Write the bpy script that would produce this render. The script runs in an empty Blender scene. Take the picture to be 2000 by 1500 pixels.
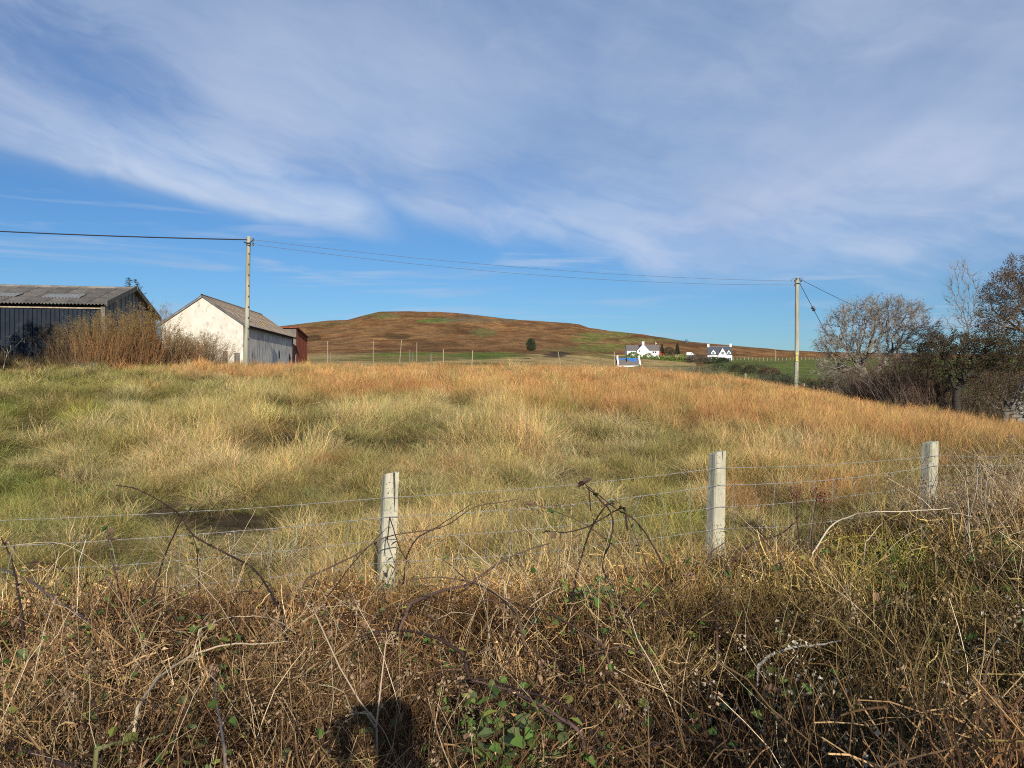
import bpy, math, random
import numpy as np
from mathutils import Vector

rng = np.random.default_rng(7)
random.seed(7)
SC = bpy.context.scene
COL = SC.collection

# ------------------------------------------------------------------ camera
F = 1511.0                       # focal length in pixels of the 2000 px wide photograph
EYE = 1.70
cam_d = bpy.data.cameras.new('camera')
cam_d.sensor_width = 36.0
cam_d.lens = 36.0 * F / 2000.0
cam_d.clip_start = 0.05
cam_d.clip_end = 20000
cam = bpy.data.objects.new('camera', cam_d)
COL.objects.link(cam)
cam.location = (0, 0, EYE)
cam.rotation_euler = (math.radians(90), 0, 0)
SC.camera = cam

# ------------------------------------------------------------------ light
SUN_EL = math.radians(21.5)
SUN_AZ = math.radians(168.5)       # clockwise from +Y (the view direction): behind the camera, a little to the right
sd = Vector((math.sin(SUN_AZ) * math.cos(SUN_EL), math.cos(SUN_AZ) * math.cos(SUN_EL), math.sin(SUN_EL)))
sun_d = bpy.data.lights.new('sun', 'SUN')
sun_d.energy = 4.9
sun_d.angle = math.radians(0.5)
sun_d.color = (1.0, 0.93, 0.82)
sun = bpy.data.objects.new('sun', sun_d)
COL.objects.link(sun)
sun.rotation_euler = (-sd).to_track_quat('-Z', 'Y').to_euler()

SC.view_settings.view_transform = 'Standard'
SC.view_settings.look = 'None'
SC.view_settings.gamma = 1
SC.view_settings.exposure = 0.22
SC.view_settings.use_curve_mapping = False
SC.render.engine = 'CYCLES'
SC.cycles.max_bounces = 4
SC.cycles.diffuse_bounces = 2
SC.cycles.transparent_max_bounces = 8
SC.cycles.use_adaptive_sampling = True
SC.cycles.use_denoising = False
SC.cycles.pixel_filter_type = 'BLACKMAN_HARRIS'
SC.cycles.filter_width = 1.05

class NT:
    """small node-tree writer"""
    def __init__(s, tree):
        s.t = tree; s.n = tree.nodes; s.l = tree.links
    def node(s, typ, **kw):
        nd = s.n.new(typ)
        for k, v in kw.items():
            setattr(nd, k, v)
        return nd
    def put(s, sock, v):
        if v is None: return
        if isinstance(v, bpy.types.NodeSocket): s.l.new(v, sock)
        else:
            if isinstance(v, (tuple, list)) and len(v) == 3 and sock.type == 'RGBA': v = (*v, 1)
            sock.default_value = v
    def math(s, op, a, b=None, c=None, clamp=False):
        nd = s.node('ShaderNodeMath', operation=op, use_clamp=clamp)
        s.put(nd.inputs[0], a); s.put(nd.inputs[1], b); s.put(nd.inputs[2], c)
        return nd.outputs[0]
    def mix(s, f, a, b, blend='MIX'):
        nd = s.node('ShaderNodeMix', data_type='RGBA', blend_type=blend)
        s.put(nd.inputs[0], f); s.put(nd.inputs[6], a); s.put(nd.inputs[7], b)
        return nd.outputs[2]
    def ramp(s, v, lo, hi, a=0.0, b=1.0, smooth=True):
        nd = s.node('ShaderNodeMapRange', interpolation_type='SMOOTHSTEP' if smooth else 'LINEAR')
        s.put(nd.inputs[0], v); s.put(nd.inputs[1], lo); s.put(nd.inputs[2], hi); s.put(nd.inputs[3], a); s.put(nd.inputs[4], b)
        return nd.outputs[0]
    def noise(s, vec, scale, detail=4, rough=0.55, dist=0.0, col=False):
        nd = s.node('ShaderNodeTexNoise')
        s.put(nd.inputs['Vector'], vec); s.put(nd.inputs['Scale'], scale); s.put(nd.inputs['Detail'], detail)
        s.put(nd.inputs['Roughness'], rough); s.put(nd.inputs['Distortion'], dist)
        return nd.outputs[1 if col else 0]
    def mapping(s, vec, scale=(1, 1, 1), rot=(0, 0, 0), loc=(0, 0, 0)):
        nd = s.node('ShaderNodeMapping')
        s.put(nd.inputs[0], vec); nd.inputs[1].default_value = loc; nd.inputs[2].default_value = rot; nd.inputs[3].default_value = scale
        return nd.outputs[0]
    def comb(s, x, y, z=0.0):
        nd = s.node('ShaderNodeCombineXYZ')
        s.put(nd.inputs[0], x); s.put(nd.inputs[1], y); s.put(nd.inputs[2], z)
        return nd.outputs[0]

# ------------------------------------------------------------------ sky
W = bpy.data.worlds.new('World'); SC.world = W; W.use_nodes = True
W.node_tree.nodes.clear()
w = NT(W.node_tree)
tc = w.node('ShaderNodeTexCoord')
sep = w.node('ShaderNodeSeparateXYZ'); w.l.new(tc.outputs['Generated'], sep.inputs[0])
X, Y, Z = sep.outputs
az = w.math('MULTIPLY', w.math('ARCTAN2', X, Y), 57.2958)
el = w.math('MULTIPLY', w.math('ARCSINE', Z), 57.2958)
sky = w.node('ShaderNodeTexSky', sky_type='NISHITA', sun_disc=False, sun_elevation=SUN_EL, sun_rotation=SUN_AZ)
sky.air_density = 1.0; sky.dust_density = 0.4; sky.ozone_density = 2.0; sky.altitude = 50
skyc = w.mix(1.0, sky.outputs[0], (0.44, 0.67, 0.95), 'MULTIPLY')
hs = w.node('ShaderNodeHueSaturation'); hs.inputs['Saturation'].default_value = 1.03; hs.inputs['Value'].default_value = 1.0
w.l.new(skyc, hs.inputs['Color'])
# clouds: a high sheet seen in perspective (plane projection) so that it runs on overhead and behind
zz = w.math('ADD', w.math('MAXIMUM', Z, 0.0), 0.10)
P = w.comb(w.math('DIVIDE', X, zz), w.math('DIVIDE', Y, zz), 0.0)
Pr = w.mapping(P, scale=(1.0, 0.45, 1), rot=(0, 0, math.radians(-62)))
A = w.comb(w.math('MULTIPLY', az, 0.05), w.math('MULTIPLY', el, 0.05), 0.0)
def rotd(deg, sx, sy):
    c, s = math.cos(math.radians(deg)), math.sin(math.radians(deg))
    a = w.math('SUBTRACT', w.math('MULTIPLY', az, 0.05 * c * sx), w.math('MULTIPLY', el, 0.05 * s * sx))
    b = w.math('ADD', w.math('MULTIPLY', az, 0.05 * s * sy), w.math('MULTIPLY', el, 0.05 * c * sy))
    return w.comb(a, b, 0.0)
Ar = rotd(14, 0.8, 2.6)
warp = w.node('ShaderNodeVectorMath', operation='ADD')
w.l.new(Ar, warp.inputs[0])
wn = w.noise(A, 1.6, 3, 0.5, col=True)
sc_ = w.node('ShaderNodeVectorMath', operation='SCALE'); w.l.new(wn, sc_.inputs[0]); sc_.inputs['Scale'].default_value = 0.9
w.l.new(sc_.outputs[0], warp.inputs[1])
n_str = w.noise(warp.outputs[0], 1.5, 6, 0.52)
n_soft = w.noise(Pr, 0.9, 3, 0.5, 0.4)
n_fine = w.noise(warp.outputs[0], 5.0, 6, 0.62)
# long feathered filaments running down to the right, and puffy mottling higher up
Af = rotd(15, 0.75, 4.6)
wf = w.node('ShaderNodeVectorMath', operation='ADD'); w.l.new(Af, wf.inputs[0]); w.l.new(sc_.outputs[0], wf.inputs[1])
n_fil = w.noise(wf.outputs[0], 2.4, 7, 0.58, 0.25)
n_puff = w.noise(Pr, 2.6, 5, 0.55, 0.3)
edge = w.math('MULTIPLY_ADD', az, -0.12, 9.4)
gap = w.math('SUBTRACT', el, edge)
gap = w.math('ADD', gap, w.math('MULTIPLY', w.math('SUBTRACT', n_str, 0.5), w.ramp(az, -12, 4, 1.6, 11.0)))
main = w.ramp(gap, -0.9, w.ramp(az, -16, 4, 1.7, 3.4))
def blob(caz, cel, raz, rel, rot=0.0):
    dx = w.math('SUBTRACT', az, caz); dy = w.math('SUBTRACT', el, cel)
    c, s = math.cos(math.radians(rot)), math.sin(math.radians(rot))
    a = w.math('ADD', w.math('MULTIPLY', dx, c / raz), w.math('MULTIPLY', dy, s / raz))
    b = w.math('ADD', w.math('MULTIPLY', dx, -s / rel), w.math('MULTIPLY', dy, c / rel))
    d = w.math('ADD', w.math('MULTIPLY', a, a), w.math('MULTIPLY', b, b))
    d = w.math('ADD', d, w.math('MULTIPLY', w.math('SUBTRACT', n_fine, 0.5), 2.2))
    return w.ramp(d, -0.2, 1.7, 1.0, 0.0)
thin = w.math('MAXIMUM', blob(-29, 20.0, 7.5, 3.0, -20), blob(-11.5, 13.0, 5.5, 1.5, -24))
thin = w.math('MAXIMUM', thin, w.math('MULTIPLY', blob(0.5, 14.5, 6, 2.0, -10), 0.55))
thin = w.math('MAXIMUM', thin, w.math('MULTIPLY', blob(-7, 9.8, 8, 1.2, -6), 0.8))
dens = w.math('MULTIPLY', main, w.math('SUBTRACT', 1.0, w.math('MULTIPLY', thin, 0.62)))
dens = w.math('MULTIPLY', dens, w.ramp(n_soft, 0.25, 0.72, 0.68, 1.0))
low = w.ramp(gap, 9.0, 1.0)
fil = w.ramp(n_fil, 0.36, 0.62, 0.0, 1.0)
dens = w.math('MULTIPLY', dens, w.math('SUBTRACT', 1.0, w.math('MULTIPLY', w.math('SUBTRACT', 1.0, fil), w.math('MULTIPLY_ADD', low, 0.42, 0.06))))
dens = w.math('MULTIPLY', dens, w.ramp(n_puff, 0.3, 0.66, 0.84, 1.05))
dens = w.math('MULTIPLY', dens, w.ramp(n_fine, 0.2, 0.75, 0.82, 1.0))
bright = w.math('MAXIMUM', blob(-20, 14.2, 15, 2.4, -9), w.math('MULTIPLY', blob(3, 11.5, 12, 3.5, -8), 0.7))
bright = w.math('MAXIMUM', bright, w.math('MULTIPLY', blob(-12, 20, 12, 5, -10), 0.55))
bright = w.math('MAXIMUM', bright, w.math('MULTIPLY', blob(27, 12, 12, 7, 10), 0.6))
# the bright band with a crisp lower edge that runs down to the right and dies out over the left pole
g2 = w.math('SUBTRACT', el, w.math('MULTIPLY_ADD', az, -0.150, 8.75))
g2 = w.math('ADD', g2, w.math('MULTIPLY', w.math('SUBTRACT', n_str, 0.5), 2.2))
band = w.math('MULTIPLY', w.ramp(g2, -0.35, 0.9), w.ramp(g2, 5.2, 1.2))
band = w.math('MULTIPLY', band, w.math('MULTIPLY', w.ramp(az, -6.5, -12.5), w.ramp(n_fil, 0.3, 0.6, 0.72, 1.0)))
dens = w.math('MAXIMUM', dens, band)
# thin wisps low in the blue
wl = w.noise(w.mapping(A, scale=(0.55, 7.0, 1), rot=(0, 0, math.radians(5))), 2.2, 5, 0.55, 0.5)
wisp = w.math('MULTIPLY', w.ramp(wl, 0.50, 0.68), w.ramp(el, 0.5, 4.0, 0.25, 0.50))
wisp = w.math('MULTIPLY', wisp, w.ramp(el, 16, 8))
dens = w.math('MAXIMUM', w.math('MULTIPLY', dens, 0.86), wisp)
cl = w.mix(bright, w.mix(w.ramp(n_str, 0.3, 0.7), (3.6, 4.75, 6.6), (4.5, 5.5, 7.2)), (5.7, 6.75, 8.3))
cl = w.mix(w.ramp(n_soft, 0.3, 0.7), cl, w.mix(1.0, cl, (1.05, 0.99, 1.0), 'MULTIPLY'))
skyf = w.mix(dens, hs.outputs[0], cl)
bg = w.node('ShaderNodeBackground'); w.l.new(skyf, bg.inputs[0]); bg.inputs[1].default_value = 0.09
wo = w.node('ShaderNodeOutputWorld'); w.l.new(bg.outputs[0], wo.inputs[0])

# ------------------------------------------------------------------ helpers: points, noise, meshes
def at(u, py, d):
    """world point seen at photo pixel (u, py) at depth d"""
    return Vector(((u - 1000.0) / F * d, d, EYE + (750.0 - py) / F * d))

def _h(ix, iy, seed):
    n = (ix.astype(np.int64) * 374761393 + iy.astype(np.int64) * 668265263 + seed * 974634777) & 0x7fffffff
    n = ((n ^ (n >> 13)) * 1274126177) & 0x7fffffff
    return ((n ^ (n >> 16)) & 0xffff) / 65535.0
def vnoise(x, y, seed=0):
    x = np.asarray(x, float); y = np.asarray(y, float)
    ix = np.floor(x); iy = np.floor(y); fx = x - ix; fy = y - iy
    fx = fx * fx * (3 - 2 * fx); fy = fy * fy * (3 - 2 * fy)
    a = _h(ix, iy, seed); b = _h(ix + 1, iy, seed); c = _h(ix, iy + 1, seed); d = _h(ix + 1, iy + 1, seed)
    return a + (b - a) * fx + (c - a) * fy + (a - b - c + d) * fx * fy
def fbm(x, y, seed=0, o=4):
    s = 0; a = 0.5; t = 0
    for i in range(o):
        s = s + a * vnoise(np.asarray(x) * 2 ** i + 17.3 * i, np.asarray(y) * 2 ** i - 9.1 * i, seed + i); t += a; a *= 0.5
    return s / t
def sstep(x, a, b):
    t = np.clip((np.asarray(x, float) - a) / (b - a), 0, 1)
    return t * t * (3 - 2 * t)

# ground profile: for each distance ring, (photo column, depth, pixel row of the bare ground)
RINGS = [
    [(-300, 5.0, 1330), (0, 4.6, 1352), (1000, 5.0, 1258), (2000, 5.6, 1146), (2300, 6.0, 1130)],
    [(-300, 17, 820), (0, 17, 824), (450, 18, 830), (1000, 18, 833), (1300, 18, 846), (1560, 18, 862), (2000, 16, 906), (2300, 15, 915)],
    [(-300, 34, 738), (0, 36, 734), (250, 40, 729), (450, 45, 727), (700, 47, 731), (950, 48, 731), (1200, 50, 735), (1400, 52, 748), (1560, 54, 768), (1700, 50, 797), (1850, 42, 820), (2000, 34, 847), (2300, 28, 860)],
    [(-300, 60, 755), (0, 64, 745), (450, 70, 735), (700, 75, 734), (950, 76, 735), (1200, 78, 745), (1400, 80, 753), (1560, 82, 753), (1700, 80, 762), (1850, 72, 772), (2000, 64, 785), (2300, 60, 800)],
    [(-300, 180, 715), (450, 180, 713), (700, 180, 711), (950, 180, 706), (1100, 180, 716), (1230, 180, 733), (1300, 180, 728), (1400, 180, 722), (1560, 180, 722), (1700, 180, 728), (2000, 180, 733)],
    [(-300, 300, 695), (450, 300, 691), (575, 300, 692), (700, 300, 693), (900, 300, 691), (1050, 300, 689), (1130, 300, 694), (1200, 300, 704), (1230, 300, 702), (1256, 300, 697), (1300, 300, 700), (1375, 300, 708), (1450, 300, 704), (1560, 300, 703), (1800, 300, 705), (2000, 300, 708)],
    [(-300, 480, 690), (300, 480, 680), (575, 480, 668), (700, 480, 658), (900, 480, 657), (1060, 480, 664), (1160, 480, 672), (1256, 480, 683), (1400, 480, 696), (1560, 480, 698), (2000, 480, 704)],
    [(-300, 800, 695), (0, 800, 690), (300, 800, 668), (450, 800, 652), (575, 800, 639), (640, 800, 631), (680, 800, 630), (712, 800, 621), (740, 800, 614), (800, 800, 613), (860, 800, 614.5), (905, 800, 618), (950, 800, 622), (1000, 800, 629), (1060, 800, 632.5), (1110, 800, 635), (1132, 800, 638), (1150, 800, 645), (1200, 800, 652), (1250, 800, 657), (1300, 800, 664), (1350, 800, 671), (1400, 800, 675), (1450, 800, 680), (1500, 800, 684), (1540, 800, 688), (1600, 800, 690), (1800, 800, 693), (2000, 800, 696), (2300, 800, 700)],
    [(-300, 1100, 722), (575, 1100, 690), (800, 1100, 672), (1100, 1100, 690), (1400, 1100, 706), (1600, 1100, 716), (2300, 1100, 725)],
    [(-300, 3500, 760), (2300, 3500, 760)],
]
def _ring_tab(ring):
    A_, R_, Z_ = [], [], []
    for u, d, py in ring:
        t = (u - 1000) / F
        A_.append(math.atan(t)); R_.append(d * math.sqrt(1 + t * t)); Z_.append((750 - py) / F * d)
    return np.array(A_), np.array(R_), np.array(Z_)
_TAB = [_ring_tab(r) for r in RINGS]
def terrain(x, y, rough=True):
    x = np.asarray(x, float); y = np.asarray(y, float)
    a = np.arctan2(x, y); r = np.hypot(x, y)
    Rk = [np.zeros_like(r)]; Zk = [np.full_like(r, -EYE)]
    for A_, R_, Z_ in _TAB:
        Rk.append(np.interp(a, A_, R_)); Zk.append(np.interp(a, A_, Z_))
    Rk = np.stack(Rk, -1); Zk = np.stack(Zk, -1)
    dl = np.diff(Zk, axis=-1) / np.diff(Rk, axis=-1)
    m = np.zeros_like(Zk)
    same = (dl[..., :-1] * dl[..., 1:]) > 0
    with np.errstate(divide='ignore', invalid='ignore'):
        hm = 2 * dl[..., :-1] * dl[..., 1:] / (dl[..., :-1] + dl[..., 1:])
    m[..., 1:-1] = np.where(same, np.nan_to_num(hm), 0)
    m[..., 0] = dl[..., 0]; m[..., -1] = dl[..., -1]
    k = np.clip((r[..., None] >= Rk).sum(-1) - 1, 0, Rk.shape[-1] - 2)
    g = lambda M, kk: np.take_along_axis(M, kk[..., None], -1)[..., 0]
    x0, x1, y0, y1, m0, m1 = g(Rk, k), g(Rk, k + 1), g(Zk, k), g(Zk, k + 1), g(m, k), g(m, k + 1)
    h = x1 - x0; t = np.clip((r - x0) / h, 0, 1)
    z = (2*t**3-3*t**2+1)*y0 + (t**3-2*t**2+t)*h*m0 + (-2*t**3+3*t**2)*y1 + (t**3-t**2)*h*m1
    back = sstep(np.abs(a), 0.9, 1.5)
    z = z * (1 - back) + (-EYE) * back
    if rough:
        z = z + ((fbm(x / 1.3, y / 1.3, 3, 3) - 0.5) * 0.20 + (fbm(x / 0.55, y / 0.55, 13, 2) - 0.5) * 0.16) * sstep(r, 4, 9) * (1 - sstep(r, 60, 90) * 0.5) * (1 - sstep(r, 60, 200) * 0.0)
        z = z + (fbm(x / 26, y / 26, 5, 4) - 0.5) * 3.0 * sstep(r, 150, 500) * (1 - sstep(r, 640, 770) * 0.72)
        z = z + (fbm(x / 60, y / 60, 9, 4) - 0.5) * 7.0 * sstep(r, 330, 470) * (1 - sstep(r, 600, 770))
    return z + EYE
def gz(x, y): return float(terrain(np.array([x]), np.array([y]))[0])
def pix(x, y, z):
    return 1000 + F * x / y, 750 - F * (z - EYE) / y

def new_obj(name, me, mat=None, parent=None, **props):
    o = bpy.data.objects.new(name, me)
    COL.objects.link(o)
    if mat is not None:
        for m_ in (mat if isinstance(mat, (list, tuple)) else [mat]):
            if not me.materials or len(me.materials) < (len(mat) if isinstance(mat, (list, tuple)) else 1): me.materials.append(m_)
    if parent is not None: o.parent = parent
    for k, v in props.items(): o[k] = v
    return o
def thing(name, label, cat, loc=(0, 0, 0), rz=0.0, group=None):
    o = bpy.data.objects.new(name, None); COL.objects.link(o)
    o.location = loc; o.rotation_euler = (0, 0, rz)
    o.empty_display_size = 0.2
    o['label'] = label; o['category'] = cat
    if group: o['group'] = group
    return o
def tag(o, label, cat, group=None):
    o['label'] = label; o['category'] = cat
    if group: o['group'] = group
    return o

def mesh_np(name, V, Q, col=None, smooth=False):
    """V (n,3); Q (m,4) quads or (m,3) tris; col (n,3)"""
    me = bpy.data.meshes.new(name)
    V = np.asarray(V, np.float32); Q = np.asarray(Q, np.int32)
    k = Q.shape[1]
    me.vertices.add(len(V)); me.vertices.foreach_set('co', V.ravel())
    me.loops.add(Q.size); me.loops.foreach_set('vertex_index', Q.ravel())
    me.polygons.add(len(Q))
    me.polygons.foreach_set('loop_start', np.arange(0, Q.size, k, dtype=np.int32))
    me.polygons.foreach_set('use_smooth', np.full(len(Q), bool(smooth)))
    me.update(calc_edges=True)
    if col is not None:
        at_ = me.attributes.new('col', 'FLOAT_COLOR', 'POINT')
        c = np.ones((len(V), 4), np.float32); c[:, :3] = col
        at_.data.foreach_set('color', c.ravel())
    return me

class Geo:
    """collects vertices, faces and vertex colours for one mesh"""
    def __init__(s): s.V = []; s.Q = []; s.C = []; s.n = 0
    def add(s, V, Q, C=None):
        V = np.asarray(V, float).reshape(-1, 3); Q = np.asarray(Q, int)
        if Q.shape[1] == 3: Q = np.concatenate([Q, Q[:, 2:3]], 1)
        s.V.append(V); s.Q.append(Q + s.n); s.n += len(V)
        s.C.append(np.broadcast_to(np.asarray(C if C is not None else (1, 1, 1), float), V.shape))
    def box(s, c, size, rz=0.0, C=None, taper=1.0, rot=None):
        hx, hy, hz = np.array(size) / 2
        v = np.array([(sx * hx * (taper if z > 0 else 1), sy * hy * (taper if z > 0 else 1), z * hz) for z in (-1, 1) for sx, sy in ((-1, -1), (1, -1), (1, 1), (-1, 1))])
        if rot is not None: v = v @ np.asarray(rot).T
        cz, sz = math.cos(rz), math.sin(rz)
        v = np.stack([v[:, 0] * cz - v[:, 1] * sz, v[:, 0] * sz + v[:, 1] * cz, v[:, 2]], 1) + np.asarray(c)
        s.add(v, [(0, 3, 2, 1), (4, 5, 6, 7), (0, 1, 5, 4), (1, 2, 6, 5), (2, 3, 7, 6), (3, 0, 4, 7)], C)
    def tubes(s, Pt, R, k=4, C=None, cap=False):
        """Pt (N,S,3) paths, R (N,S) radii"""
        Pt = np.asarray(Pt, float); R = np.asarray(R, float)
        if Pt.ndim == 2: Pt = Pt[None]; R = R[None]
        N, S, _ = Pt.shape
        T = np.gradient(Pt, axis=1) if S > 1 else Pt
        T = T / (np.linalg.norm(T, axis=-1, keepdims=True) + 1e-9)
        ref = np.where(np.abs(T[..., 2:3]) > 0.9, np.array([1.0, 0, 0]), np.array([0, 0, 1.0]))
        U = np.cross(T, ref); U /= np.linalg.norm(U, axis=-1, keepdims=True) + 1e-9
        Wv = np.cross(T, U)
        an = np.arange(k) * 2 * math.pi / k
        V = Pt[:, :, None, :] + R[:, :, None, None] * (np.cos(an)[None, None, :, None] * U[:, :, None, :] + np.sin(an)[None, None, :, None] * Wv[:, :, None, :])
        idx = np.arange(N * S * k).reshape(N, S, k)
        a = idx[:, :-1]; b = idx[:, 1:]
        Q = np.stack([a, np.roll(a, -1, 2), np.roll(b, -1, 2), b], -1).reshape(-1, 4)
        if C is not None:
            C = np.asarray(C, float)
            if C.ndim == 2: C = np.repeat(C[:, None, :], S * k, 1).reshape(-1, 3)
        s.add(V.reshape(-1, 3), Q, C)
        if cap and k >= 3:
            e = idx[:, -1]; b0 = idx[:, 0][:, ::-1]
            off = s.n - N * S * k
            for loop in (e, b0):
                if k == 4: s.Q.append(loop + off)
                else:
                    for j in range(1, k - 1): s.Q.append(np.stack([loop[:, 0], loop[:, j], loop[:, j + 1], loop[:, j + 1]], 1) + off)
    def ribbons(s, Pt, Wd, side, C=None):
        """Pt (N,S,3), Wd (N,S) widths, side (N,3)"""
        N, S, _ = Pt.shape
        off = side[:, None, :] * Wd[..., None] * 0.5
        V = np.stack([Pt - off, Pt + off], 2)
        idx = np.arange(N * S * 2).reshape(N, S, 2)
        Q = np.stack([idx[:, :-1, 0], idx[:, :-1, 1], idx[:, 1:, 1], idx[:, 1:, 0]], -1).reshape(-1, 4)
        if C is not None:
            C = np.asarray(C, float)
            if C.ndim == 2: C = np.repeat(C[:, None, :], S * 2, 1).reshape(-1, 3)
            else: C = np.repeat(C, 2, 1).reshape(-1, 3)
        s.add(V.reshape(-1, 3), Q, C)
    def leaves(s, pos, size, C, r=None, fold=0.35, aspect=0.62):
        """kite shaped folded leaves at pos (N,3)"""
        r = r or rng
        N = len(pos)
        d = r.normal(size=(N, 3)); d /= np.linalg.norm(d, axis=1, keepdims=True)
        e = np.cross(d, r.normal(size=(N, 3))); e /= np.linalg.norm(e, axis=1, keepdims=True)
        n = np.cross(d, e)
        sz = np.broadcast_to(np.asarray(size, float), (N,))[:, None]
        tip = pos + d * sz; mid = pos + d * sz * 0.45
        l = mid + e * sz * aspect * 0.5 + n * sz * fold * 0.3; q = mid - e * sz * aspect * 0.5 + n * sz * fold * 0.3
        V = np.stack([pos, l, tip, q], 1).reshape(-1, 3)
        i = np.arange(N) * 4
        Q = np.concatenate([np.stack([i, i + 2, i + 1, i + 1], 1), np.stack([i, i + 3, i + 2, i + 2], 1)])
        s.add(V, Q, np.repeat(np.asarray(C, float), 4, 0) if np.ndim(C) == 2 else C)
    def mesh(s, name, smooth=False):
        V = np.concatenate(s.V); Q = np.concatenate(s.Q); C = np.concatenate(s.C)
        tri = Q[:, 2] == Q[:, 3]
        me = bpy.data.meshes.new(name)
        k = np.where(tri, 3, 4)
        loops = Q.ravel()[np.repeat(~tri, 4) | (np.tile([1, 1, 1, 0], len(Q)) > 0)]
        me.vertices.add(len(V)); me.vertices.foreach_set('co', V.astype(np.float32).ravel())
        me.loops.add(len(loops)); me.loops.foreach_set('vertex_index', loops.astype(np.int32))
        me.polygons.add(len(Q)); me.polygons.foreach_set('loop_start', np.concatenate([[0], np.cumsum(k)[:-1]]).astype(np.int32))
        me.polygons.foreach_set('use_smooth', np.full(len(Q), bool(smooth)))
        me.update(calc_edges=True)
        a_ = me.attributes.new('col', 'FLOAT_COLOR', 'POINT')
        c = np.ones((len(V), 4), np.float32); c[:, :3] = C
        a_.data.foreach_set('color', c.ravel())
        return me
    def obj(s, name, mat, parent=None, smooth=False, **props):
        return new_obj(name, s.mesh(name, smooth), mat, parent, **props)

# ------------------------------------------------------------------ materials
MATS = {}
def material(name):
    m = bpy.data.materials.new(name); m.use_nodes = True
    m.node_tree.nodes.clear()
    MATS[name] = m
    return m, NT(m.node_tree)
def finish(t, color, rough=0.8, bump=None, bstr=0.3, bdist=0.02, spec=0.3, transl=0.0, metal=0.0):
    p = t.node('ShaderNodeBsdfPrincipled')
    t.put(p.inputs['Base Color'], color); t.put(p.inputs['Roughness'], rough); p.inputs['Specular IOR Level'].default_value = spec
    p.inputs['Metallic'].default_value = metal
    if bump is not None:
        b = t.node('ShaderNodeBump'); b.inputs['Strength'].default_value = bstr; b.inputs['Distance'].default_value = bdist
        t.put(b.inputs['Height'], bump); t.l.new(b.outputs[0], p.inputs['Normal'])
    out = t.node('ShaderNodeOutputMaterial')
    sh = p.outputs[0]
    if transl > 0:
        tr = t.node('ShaderNodeBsdfTranslucent'); t.put(tr.inputs[0], color)
        mx = t.node('ShaderNodeMixShader'); mx.inputs[0].default_value = transl
        t.l.new(sh, mx.inputs[1]); t.l.new(tr.outputs[0], mx.inputs[2]); sh = mx.outputs[0]
    t.l.new(sh, out.inputs[0])
def attr(t, name, kind='GEOMETRY'):
    a = t.node('ShaderNodeAttribute', attribute_name=name, attribute_type=kind)
    return a.outputs[0]

m, t = material('instanced_plant')
finish(t, t.mix(1.0, attr(t, 'col'), attr(t, 'tint', 'INSTANCER'), 'MULTIPLY'), 0.75, spec=0.2, transl=0.15)
m, t = material('plant')
finish(t, attr(t, 'col'), 0.75, spec=0.2, transl=0.18)
m, t = material('bark')
tco = t.node('ShaderNodeTexCoord').outputs['Object']
nz = t.noise(tco, 9, 5, 0.6)
finish(t, t.mix(1.0, attr(t, 'col'), t.mix(nz, (0.55, 0.55, 0.52), (1.45, 1.42, 1.35)), 'MULTIPLY'), 0.85, nz, 0.5, 0.02)

def simple(name, c1, c2, scale=3.0, rough=0.8, stretch=(1, 1, 1), detail=5, bstr=0.3, bdist=0.02, spec=0.3, lo=0.35, hi=0.65, use_rand=0.0, metal=0.0, extra=None):
    m, t = material(name)
    tco = t.node('ShaderNodeTexCoord').outputs['Object']
    v = t.mapping(tco, scale=stretch)
    n = t.noise(v, scale, detail, 0.6)
    c = t.mix(t.ramp(n, lo, hi), c1, c2)
    if use_rand:
        oi = t.node('ShaderNodeObjectInfo').outputs['Random']
        c = t.mix(1.0, c, t.mix(oi, (1 - use_rand,) * 3, (1 + use_rand,) * 3), 'MULTIPLY')
    if extra: c = extra(t, tco, c)
    finish(t, c, rough, n, bstr, bdist, spec, metal=metal)
    return m
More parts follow.
